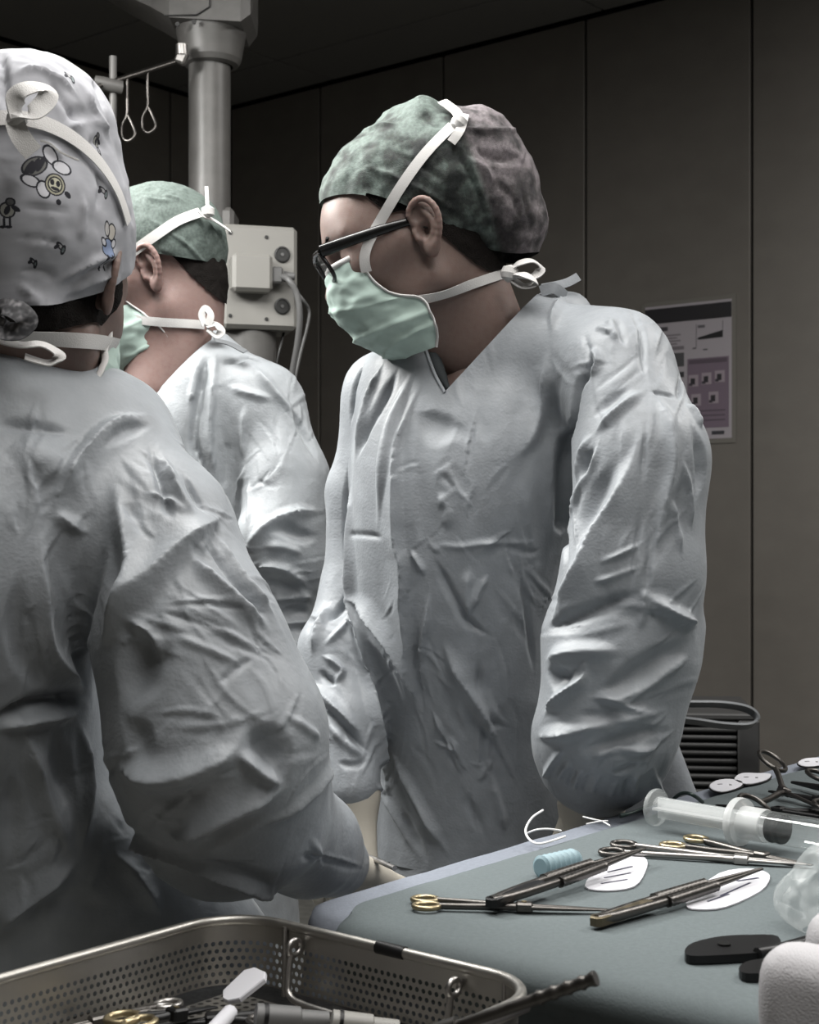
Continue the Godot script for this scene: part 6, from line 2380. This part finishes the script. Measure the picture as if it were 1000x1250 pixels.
func forceps(label: String, butt: Vector3, tip: Vector3, spread_: float, m_butt: Material, m_arm: Material, turn := 1.0) -> void:
	var o := thing("tissue_forceps", label, "forceps", butt)
	var fr := frame_for(tip - butt)
	var l := (tip - butt).length()
	for s in [-1.0, 1.0]:
		var path := PackedVector3Array()
		var rad := PackedFloat32Array()
		for k in 13:
			var u := k / 12.0
			var gap := spread_ * sin(PI * pow(u, 0.75)) * 0.5 + 0.0008
			path.append(butt + fr.x * l * u + fr.z * s * gap + Vector3(0, 0.0048, 0))
			rad.append(lerpf(0.0046, 0.0012, pow(u, 1.4)))
		var arm := put("arm", tube_mesh(path, rad, 8, false, 1.0), m_arm, o)
		var gp := PackedVector3Array()
		var gr := PackedFloat32Array()
		for k in 25:
			var u := 0.36 + 0.3 * k / 24.0
			var gap := spread_ * sin(PI * pow(u, 0.75)) * 0.5 + 0.0022
			gp.append(butt + fr.x * l * u + fr.z * s * gap + Vector3(0, 0.0048, 0))
			gr.append(0.0050 if k % 2 == 0 else 0.0043)
		put("ridged_grip", tube_mesh(gp, gr, 8), m_arm, arm)
	put("butt", prism_mesh(PackedVector2Array([Vector2(-0.004, -0.003), Vector2(0.0, -0.006), Vector2(l * 0.27, -0.0055), Vector2(l * 0.3, -0.004), Vector2(l * 0.3, 0.004), Vector2(l * 0.27, 0.0055), Vector2(0.0, 0.006), Vector2(-0.004, 0.003)]), 0.0075, Transform3D(Basis(fr.x, fr.y, fr.z), butt + Vector3(0, 0.0008, 0)), 0.001), m_butt, o)

func paper_tag(label: String, px: Array, lines: Array) -> void:
	var pts := smooth_loop(flat_px(px), 3)
	var mid := Vector2()
	for q in pts:
		mid += q / pts.size()
	var o := thing("paper_tag", label, "label", Vector3(mid.x, TABLE, mid.y))
	put("card", prism_mesh(pts, 0.0012, Transform3D(Basis(), Vector3(0, TABLE + 0.0004, 0))), M.paper, o)
	for k in lines:
		var p0 := tab(k[0], k[1]) + Vector3(0, 0.0019, 0)
		var p1 := tab(k[2], k[3]) + Vector3(0, 0.0019, 0)
		var fr := frame_for(p1 - p0)
		put("print_line", box_mesh((p0 + p1) / 2, Vector3(p0.distance_to(p1), 0.0003, k[4]), fr), M.ink, o)

func build_instruments() -> void:
	var up := Vector3(0, 1, 0)
	# long needle holder with gilt rings along the front edge
	ringed("needle_holder", "long needle holder with gilt rings lying along the rolled edge", "needle holder", tab(519, 1098, 0.004), tab(521, 1106, 0.004), tab(640, 1107, 0.005), tab(748, 1111, 0.003), 0.0085, M.gold, M.steel_dark, 0.0024)
	ringed("needle_holder", "needle holder with dark rings behind the pale blue ridged piece", "needle holder", tab(748, 1040, 0.004), tab(762, 1031, 0.006), tab(905, 1049, 0.005), tab(987, 1055, 0.004), 0.0095, M.steel_dark, M.steel, 0.0026)
	ringed("needle_holder", "needle holder with gilt rings pushed against the large syringe", "needle holder", tab(822, 1032, 0.004), tab(850, 1024, 0.004), tab(930, 1045, 0.004), tab(992, 1056, 0.004), 0.0095, M.gold, M.steel_dark, 0.0026)
	forceps("dark tissue forceps lying across the needle holder and a paper tag", tab(600, 1108, 0.006), tab(787, 1042, 0.010), 0.013, M.blackened, M.steel_dark)
	forceps("tissue forceps with a bronze butt lying across a printed paper tag", tab(728, 1131, 0.002), tab(930, 1067, 0.006), 0.010, M.bronze, M.steel_dark)
	paper_tag("white paper tag under the dark tissue forceps", [714, 1084, 728, 1064, 750, 1050, 778, 1046, 790, 1052, 788, 1066, 774, 1084, 740, 1089], [[742, 1067, 772, 1060, 0.002], [738, 1074, 770, 1068, 0.002], [734, 1081, 766, 1076, 0.002]])
	paper_tag("white paper tag under the forceps with the bronze butt", [838, 1108, 845, 1094, 878, 1068, 912, 1062, 934, 1066, 940, 1074, 928, 1090, 886, 1109, 852, 1112], [[880, 1096, 916, 1080, 0.002], [864, 1103, 890, 1094, 0.002], [900, 1078, 926, 1074, 0.003]])
	# pale blue ridged piece
	var a0 := tab(660, 1059, 0.010)
	var a1 := tab(703, 1049, 0.010)
	var fr := frame_for(a1 - a0)
	var prof := [Vector2(0, 0), Vector2(0.008, 0.0)]
	var ln := a0.distance_to(a1)
	for k in 13:
		prof.append(Vector2(0.0108 if k % 2 == 0 else 0.0092, ln * (k + 0.5) / 14.0))
	prof.append(Vector2(0.0085, ln))
	prof.append(Vector2(0, ln))
	var sp := thing("ridged_cap", "pale blue ridged plastic cap lying on the grey green sheet", "plastic cap", a0 - up * 0.01)
	put("body", lathe_mesh(prof, Transform3D(Basis(fr.y, fr.x, -fr.z), a0), 20), M.sponge, sp)
	# threads
	var th := thing("suture_thread", "white suture thread curling over the table edge by the gown", "thread", tab(660, 1022))
	put("strand", tube_mesh(curve(PackedVector3Array([at(663, 989, 1.52), at(650, 998, 1.51), at(642, 1012, 1.50), at(645, 1023, 1.48), tab(656, 1030, 0.003), tab(672, 1027, 0.002), tab(690, 1021, 0.002)]), 6), 0.0012, 7), M.thread, th)
	put("strand", tube_mesh(curve(PackedVector3Array([at(642, 1018, 1.50), at(655, 1013, 1.49), at(670, 1012, 1.49), at(685, 1014, 1.50)]), 6), 0.001, 7), M.thread, th)
	var th2 := thing("suture_thread", "short white suture thread beside the curved green needles", "thread", tab(730, 1005))
	put("strand", tube_mesh(curve(PackedVector3Array([tab(712, 997, 0.002), tab(724, 1000, 0.004), tab(736, 1003, 0.002), tab(745, 1008, 0.002)]), 5), 0.0009, 6), M.thread, th2)
	put("strand", tube_mesh(curve(PackedVector3Array([tab(716, 1006, 0.002), tab(730, 1003, 0.003), tab(742, 1002, 0.002)]), 5), 0.0008, 6), M.thread, th2)
	var nd := thing("suture_needle", "dark green curved needle standing on the table edge behind the syringe", "needle", tab(838, 985))
	put("shaft", tube_mesh(curve(PackedVector3Array([tab(819, 981, 0.002), at(826, 972, 1.67), at(836, 968, 1.66), at(847, 971, 1.65), tab(858, 979, 0.002)]), 5), 0.0022, 8), M.needle_green, nd)
	var nd2 := thing("suture_needle", "thin green needle with thread lying towards the gown cuff", "needle", tab(785, 990))
	put("shaft", tube_mesh(curve(PackedVector3Array([tab(757, 996, 0.002), tab(772, 992, 0.004), tab(788, 985, 0.006), tab(802, 978, 0.003)]), 5), PackedFloat32Array([0.0026, 0.0026, 0.0024, 0.0022, 0.002, 0.0018, 0.0016, 0.0016, 0.0016, 0.0016, 0.0016, 0.0016, 0.0014, 0.0013, 0.0012, 0.001]), 8), M.needle_green, nd2)
	# large syringe
	var s0 := lev(799, 985, TABLE + 0.025)
	var s1 := lev(903, 1003, TABLE + 0.025)
	var ax := (s1 - s0).normalized()
	var fs := frame_for(ax)
	var st := Transform3D(Basis(fs.y, fs.x, -fs.z), s0)
	var l1 := s0.distance_to(s1)
	var sy := thing("syringe", "large clear syringe with milky plunger and black rubber seal", "syringe", s0 - up * 0.024)
	var pl := put("plunger", lathe_mesh([Vector2(0, 0), Vector2(0.019, 0.0), Vector2(0.0195, 0.003), Vector2(0.019, 0.005), Vector2(0.012, 0.006), Vector2(0.0115, 0.02), Vector2(0.0115, l1 + 0.03)], st, 32), M.milky, sy)
	for k in 2:
		var q := Basis(ax, k * PI / 2) * fs
		put("fin", box_mesh(s0 + ax * (l1 / 2 + 0.02), Vector3(l1 + 0.03, 0.021, 0.002), q), M.milky_dense, pl)
	put("barrel_flange", lathe_mesh([Vector2(0.0135, l1 - 0.004), Vector2(0.0235, l1 - 0.004), Vector2(0.024, l1), Vector2(0.0235, l1 + 0.004), Vector2(0.0165, l1 + 0.005), Vector2(0.0165, l1 + 0.03), Vector2(0.0158, l1 + 0.031)], st, 36), M.milky_dense, sy)
	put("barrel", lathe_mesh([Vector2(0.0155, l1), Vector2(0.0155, l1 + 0.14), Vector2(0.006, l1 + 0.145), Vector2(0.004, l1 + 0.165)], st, 36), M.clear, sy)
	put("rubber_seal", lathe_mesh([Vector2(0, l1 + 0.036), Vector2(0.0142, l1 + 0.036), Vector2(0.0148, l1 + 0.039), Vector2(0.0138, l1 + 0.043), Vector2(0.0148, l1 + 0.048), Vector2(0.0142, l1 + 0.051), Vector2(0, l1 + 0.055)], st, 32), M.rubber, sy)
	for k in 6:
		put("scale_mark", tube_mesh(PackedVector3Array([st * Vector3(0.0157 * cos(0.5), l1 + 0.06 + 0.01 * k, 0.0157 * sin(0.5)), st * Vector3(0.0157 * cos(0.9), l1 + 0.06 + 0.01 * k, 0.0157 * sin(0.9))]), 0.0003, 4), M.ink, sy)
	# the heap of clamps on the right
	ringed("artery_clamp", "artery clamp propped upright with one bright ring raised over the table edge", "clamp", at(943, 929, 1.74), at(921, 983, 1.575), at(957, 966, 1.66), tab(1040, 1003, 0.012), 0.0172, M.steel_dark, M.steel_dark, 0.0028)
	ringed("artery_clamp", "black artery clamp whose rings peep in beside the propped clamp", "clamp", at(1004, 948, 1.70), at(1014, 985, 1.56), at(1036, 975, 1.62), tab(1075, 1000, 0.01), 0.0172, M.steel_dark, M.steel_dark, 0.0028)
	ringed("dissecting_scissors", "black scissors with a thin point aimed at the syringe plunger", "scissors", tab(1045, 1004, 0.006), tab(1050, 992, 0.006), tab(950, 990, 0.008), tab(875, 983, 0.004), 0.011, M.blackened, M.blackened, 0.0028, "", 0.0042)
	ringed("artery_clamp", "black clamp lying under the propped artery clamp", "clamp", tab(1075, 990, 0.006), tab(1080, 978, 0.006), tab(1000, 977, 0.010), tab(940, 966, 0.007), 0.011, M.blackened, M.blackened, 0.0028, "", 0.005)
	ringed("artery_clamp", "thick black clamp farthest along the table beside white pads", "clamp", tab(1090, 975, 0.006), tab(1094, 965, 0.006), tab(1025, 966, 0.012), tab(968, 955, 0.008), 0.011, M.blackened, M.blackened, 0.003, "", 0.0065)
	# white oval pads
	for k in [["white oval needle pad with a dark rim beside the propped clamp", [866, 962, 874, 956, 890, 954, 906, 957, 904, 963, 886, 969, 872, 968]], ["white petal shaped pad under the raised bright ring", [897, 953, 906, 947, 924, 947, 941, 948, 936, 955, 916, 960, 902, 958]], ["small white pad at the far side of the clamps", [974, 934, 982, 929, 1000, 928, 1010, 932, 1000, 937, 982, 938]]]:
		var pts := smooth_loop(flat_px(k[1]), 3)
		var mid := Vector2()
		for q in pts:
			mid += q / pts.size()
		var o := thing("needle_pad", k[0], "pad", Vector3(mid.x, TABLE, mid.y))
		put("pad", prism_mesh(pts, 0.003, Transform3D(Basis(), Vector3(0, TABLE + 0.0005, 0)), 0.0008), M.paper, o)
		var ring := PackedVector3Array()
		for q in pts:
			ring.append(Vector3(q.x, TABLE + 0.0016, q.y))
		put("pad_rim", tube_mesh(ring, 0.0013, 6, true), M.blackened, o)
		for j in 2:
			var c := mid + Vector2(0.012 * (j - 0.5), 0.004 * (j - 0.5))
			put("print_mark", box_mesh(Vector3(c.x, TABLE + 0.0037, c.y), Vector3(0.006, 0.0004, 0.003), Basis(Vector3.UP, 0.4 + j)), M.cable, o)
	# broad black jaws near the white towel
	var jw := thing("bone_holding_clamp", "broad black clamp jaws beside the white towel", "clamp", tab(890, 1165))
	put("jaw", prism_mesh(smooth_loop(flat_px([836, 1172, 846, 1162, 880, 1154, 920, 1152, 950, 1154, 950, 1172, 920, 1175, 870, 1178, 842, 1178]), 3), 0.006, Transform3D(Basis(), Vector3(0, TABLE + 0.001, 0)), 0.0015), M.blackened, jw)
	put("jaw", prism_mesh(smooth_loop(flat_px([902, 1194, 910, 1186, 930, 1182, 944, 1182, 944, 1198, 930, 1200, 910, 1200]), 3), 0.006, Transform3D(Basis(), Vector3(0, TABLE + 0.001, 0)), 0.0015), M.blackened, jw)
	put("handle", tube_mesh(PackedVector3Array([tab(925, 1165, 0.006), tab(950, 1160, 0.006), tab(985, 1150, 0.006)]), 0.005, 10), M.blackened, jw)
	put("pivot", lathe_mesh([Vector2(0.005, 0), Vector2(0.005, 0.0015), Vector2(0, 0.002)], Transform3D(Basis(), tab(884, 1165, 0.0) + up * 0.007), 14), M.rubber, jw)
	# white towel over the front edge
	var c0 := Vector3(0.350, 0, -0.955)
	var tf := Field.new()
	var out := -RB
	var edge := RB * 0.905
	var mid_a := (c0.dot(RA))
	tf.block(room(mid_a, TABLE + 0.037, 0.985), Vector3(0.078, 0.033, 0.085), 0.02, room_basis, 0.02)
	tf.block(room(mid_a, TABLE - 0.055, 0.857), Vector3(0.078, 0.115, 0.022), 0.018, room_basis, 0.03)
	tf.block(room(mid_a - 0.01, TABLE + 0.060, 1.0), Vector3(0.055, 0.02, 0.05), 0.015, room_basis, 0.02)
	var ts := Shell.net(tf, 0.006).relax(2).split()
	crumple(ts, 0.003, Vector3(8, 8, 8), 61, false)
	var tw := thing("white_towel", "thick white towel folded over the front edge of the table", "towel", room(mid_a, TABLE, 0.95))
	put("cloth", ts.mesh(), M.gauze, tw)
	# crushed clear film behind the towel
	var wf := Field.new()
	wf.ell(tab(1000, 1100, 0.022), Vector3(0.036, 0.024, 0.04), Basis(), 0.01)
	wf.ell(tab(1016, 1080, 0.04), Vector3(0.03, 0.035, 0.03), Basis(), 0.02)
	var ws := Shell.net(wf, 0.005).relax(1).split()
	crumple(ws, 0.010, Vector3(42, 42, 42), 71)
	var wr := thing("plastic_wrap", "crushed clear plastic wrapping behind the white towel", "plastic wrap", tab(990, 1105))
	put("film", ws.mesh(), M.milky, wr)
	# metal tube by the far hand
	var tb := thing("suction_tube", "thin steel suction tube between the gloved hands and the drape", "suction tube", at(450, 1050, 1.5))
	put("tube", tube_mesh(PackedVector3Array([at(436, 1041, 1.62), at(458, 1049, 1.56), at(482, 1060, 1.5)]), 0.0028, 8), M.steel, tb)

# ---------------------------------------------------------------- the perforated basket in front
const RIM := 0.925

func build_basket() -> void:
	var a0 := 0.578
	var a1 := 0.89
	var b0 := 0.36
	var b1 := 0.862
	var deep := 0.058
	var r := 0.05
	var bk := thing("instrument_basket", "perforated steel instrument basket with wire drop handles", "basket", room((a0 + a1) / 2, RIM - deep, (b0 + b1) / 2))
	# outline
	var walk := func(inset: float, y: float, n_side: int, n_corner: int) -> PackedVector3Array:
		var out := PackedVector3Array()
		var rr := r - inset
		var cs := [Vector2(a1 - r, b1 - r), Vector2(a0 + r, b1 - r), Vector2(a0 + r, b0 + r), Vector2(a1 - r, b0 + r)]
		for c in 4:
			for k in n_corner + 1:
				var w := PI / 2 * (c + float(k) / n_corner)
				var q: Vector2 = cs[c] + Vector2(cos(w), sin(w)) * rr
				out.append(room(q.x, y, q.y))
			var e: Vector2 = cs[c] + Vector2(cos(PI / 2 * (c + 1)), sin(PI / 2 * (c + 1))) * rr
			var f: Vector2 = cs[(c + 1) % 4] + Vector2(cos(PI / 2 * (c + 1)), sin(PI / 2 * (c + 1))) * rr
			for k in range(1, n_side):
				var q := e.lerp(f, float(k) / n_side)
				out.append(room(q.x, y, q.y))
		return out
	put("rim", tube_mesh(walk.call(-0.002, RIM, 6, 8), 0.0042, 10, true), M.tray, bk)
	# plain band under the rim, then the perforated wall
	var path: PackedVector3Array = walk.call(0.0, 0.0, 60, 12)
	var lens := PackedFloat32Array([0.0])
	for i in path.size():
		lens.append(lens[i] + path[i].distance_to(path[(i + 1) % path.size()]))
	var total := lens[lens.size() - 1]
	var cols := int(total / 0.0062)
	var along := func(s: float) -> Vector3:
		s = fposmod(s, total)
		var i := 0
		var lo := 0
		var hi := path.size()
		while lo < hi - 1:
			var m := (lo + hi) / 2
			if lens[m] <= s:
				lo = m
			else:
				hi = m
		i = lo
		return path[i].lerp(path[(i + 1) % path.size()], (s - lens[i]) / maxf(lens[i + 1] - lens[i], 1e-6))
	var pitch := total / cols
	var band := mb()
	var wall := mb()
	var y_top := RIM - 0.015
	var rows := int((deep - 0.015) / pitch)
	for i in cols:
		var p: Vector3 = along.call(i * pitch)
		var q: Vector3 = along.call((i + 1) * pitch)
		quad(band, p + Vector3(0, y_top, 0), q + Vector3(0, y_top, 0), q + Vector3(0, RIM, 0), p + Vector3(0, RIM, 0))
		for j in rows:
			var u0 := i * pitch + (pitch / 2 if j % 2 else 0.0)
			perforated(wall, along.call(u0) + Vector3(0, y_top - j * pitch, 0), along.call(u0 + pitch) + Vector3(0, y_top - j * pitch, 0), Vector3(0, -pitch, 0), 0.31)
	put("band", done(band), M.tray, bk)
	var w := put("perforated_wall", done(wall), M.tray, bk)
	w.set_meta("label", "steel wall with rows of round holes")
	var fl := mb(false)
	var na := int((a1 - a0 - 0.02) / 0.0085)
	var nb := int((b1 - b0 - 0.02) / 0.0085)
	for i in na:
		for j in nb:
			var p := room(a0 + 0.01 + i * 0.0085, RIM - deep, b0 + 0.01 + j * 0.0085)
			perforated(fl, p, p + RA * 0.0085, RB * 0.0085, 0.3)
	put("perforated_floor", done(fl), M.tray, bk)
	# drop handle on the long right side: wire with two eyes
	var hy := RIM - 0.012
	var hb := b1 - 0.006
	var eye := func(a: float) -> void:
		var pts := PackedVector3Array()
		for k in 12:
			var v := TAU * k / 12
			pts.append(room(a, hy + sin(v) * 0.006, hb - 0.004 + cos(v) * 0.007))
		put("handle_eye", tube_mesh(pts, 0.0024, 8, true), M.steel, bk)
	for a in [0.812, 0.652]:
		eye.call(a)
	put("drop_handle", tube_mesh(curve(PackedVector3Array([room(0.812, hy - 0.004, hb - 0.008), room(0.812, hy - 0.022, hb - 0.011), room(0.808, hy - 0.034, hb - 0.014), room(0.79, hy - 0.038, hb - 0.016), room(0.73, hy - 0.039, hb - 0.016), room(0.672, hy - 0.038, hb - 0.016), room(0.656, hy - 0.032, hb - 0.013), room(0.652, hy - 0.02, hb - 0.011), room(0.652, hy - 0.004, hb - 0.008)]), 4), 0.0028, 10), M.steel, bk)
	put("rim_sleeve", tube_mesh(PackedVector3Array([room(0.735, RIM, b1 + 0.002), room(0.708, RIM, b1 + 0.002)]), 0.0052, 10), M.blackened, bk)
	for a in [0.83, 0.612]:
		put("wire_post", tube_mesh(PackedVector3Array([room(a, RIM, b1 - 0.002), room(a, RIM - deep + 0.002, b1 - 0.003)]), 0.0022, 8), M.steel, bk)
	# what lies in it
	var fy := RIM - deep + 0.006
	var rod := thing("ribbed_rod", "ribbed steel rod sticking out over the basket rim", "rod", lev(640, 1222, RIM))
	var rp := PackedVector3Array()
	var rr := PackedFloat32Array()
	var r0 := lev(560, 1252, RIM + 0.03)
	var r1 := at(728, 1194, r0.z * -1.0 - 0.03)
	for k in 41:
		rp.append(r0.lerp(r1, k / 40.0))
		rr.append(0.0046 if (k > 20 and k % 4 == 0) or k > 38 else 0.0036)
	put("shaft", tube_mesh(rp, rr, 10), M.steel_dark, rod)
	put("grip", tube_mesh(PackedVector3Array([r0, r0 - (r1 - r0) * 0.5]), 0.006, 10), M.steel_dark, rod)
	var lid := thing("steel_lever", "bright steel lever resting on the near basket rim", "lever", lev(610, 1240, RIM + 0.004))
	put("shaft", tube_mesh(PackedVector3Array([lev(642, 1226, RIM + 0.009), lev(560, 1262, RIM + 0.003)]), 0.005, 10), M.steel, lid)
	var pd := thing("white_paddle", "white plastic paddle lying in the basket corner", "paddle", room(0.84, fy, 0.80))
	put("blade", prism_mesh(PackedVector2Array([Vector2(-0.024, -0.02), Vector2(-0.012, -0.03), Vector2(0.012, -0.03), Vector2(0.024, -0.02), Vector2(0.02, 0.02), Vector2(0.006, 0.03), Vector2(-0.006, 0.03), Vector2(-0.02, 0.02)]), 0.004, Transform3D(Basis(Vector3.UP, -0.9) * Basis(Vector3.RIGHT, 0.5), room(0.815, fy + 0.02, 0.80)).scaled_local(Vector3(0.6, 1, 0.6)), 0.001), M.paper, pd)
	put("stem", tube_mesh(PackedVector3Array([room(0.80, fy + 0.012, 0.77), room(0.74, fy + 0.012, 0.66)]), 0.006, 10), M.paper, pd)
	ringed("basket_clamp", "dark clamp with gilt rings lying in the basket corner", "clamp", lev(150, 1243, fy + 0.014), lev(170, 1249, fy + 0.014), lev(216, 1238, fy + 0.016), lev(264, 1229, fy + 0.012), 0.0095, M.gold, M.blackened, 0.003)
	ringed("basket_clamp", "dark steel clamp lying under the white paddle", "clamp", lev(330, 1236, fy + 0.008), lev(322, 1246, fy + 0.008), lev(262, 1245, fy + 0.008), lev(190, 1252, fy + 0.006), 0.0095, M.steel_dark, M.blackened, 0.003)
	ringed("basket_clamp", "thin steel clamp lying along the left basket wall", "clamp", lev(205, 1226, fy + 0.008), lev(196, 1232, fy + 0.008), lev(120, 1246, fy + 0.008), lev(60, 1260, fy + 0.006), 0.008, M.steel, M.steel_dark, 0.0026)
	for k in [[312, 1240, 400, 1247, 0.009, "grey plastic cylinder with a dark band lying in the basket corner", M.cable], [405, 1246, 486, 1256, 0.008, "pale grey plastic cylinder lying along the right basket wall", M.pendant_box]]:
		var p0 := lev(k[0], k[1], fy + k[4] + 0.012)
		var p1 := lev(k[2], k[3], fy + k[4] + 0.004)
		var fr := frame_for(p1 - p0)
		var ln := p0.distance_to(p1)
		var o := thing("plastic_cylinder", k[5], "cylinder", p0 - up3() * k[4])
		put("tube", lathe_mesh([Vector2(0, 0), Vector2(k[4], 0.0), Vector2(k[4], ln * 0.6), Vector2(k[4] * 0.8, ln * 0.62), Vector2(k[4] * 0.8, ln), Vector2(0, ln)], Transform3D(Basis(fr.y, fr.x, -fr.z), p0), 20), k[6], o)
		put("cap_ring", lathe_mesh([Vector2(k[4] * 1.08, ln * 0.1), Vector2(k[4] * 1.08, ln * 0.16)], Transform3D(Basis(fr.y, fr.x, -fr.z), p0), 20), M.blackened, o)
	# the stand under the basket
	var tr := thing("basket_stand", "low steel stand that carries the perforated basket", "stand", room(0.73, 0, 0.6))
	put("top", box_mesh(room(0.73, RIM - deep - 0.014, 0.5), Vector3(0.42, 0.02, 0.78), room_basis, 0.004), M.steel_dark, tr)
	for a in [0.55, 0.91]:
		for b in [0.15, 0.85]:
			put("leg", tube_mesh(PackedVector3Array([room(a, 0, b), room(a, RIM - deep - 0.02, b)]), 0.012, 10), M.steel, tr)

func up3() -> Vector3:
	return Vector3.UP

# one cell of a perforated sheet: a square with an eight-sided hole
func perforated(st: SurfaceTool, p: Vector3, q: Vector3, down: Vector3, hole: float) -> void:
	st.set_smooth_group(-1)
	var x := q - p
	var c := p + x * 0.5 + down * 0.5
	var o := [p, p + x * 0.5, q, q + down * 0.5, q + down, p + x * 0.5 + down, p + down, p + down * 0.5]
	var h := []
	for k in 8:
		var w := TAU * (k - 3.0) / 8.0
		h.append(c + x * cos(w) * hole + down * sin(w) * hole)
	for k in 8:
		var m := (k + 1) % 8
		quad(st, o[k], h[k], h[m], o[m])
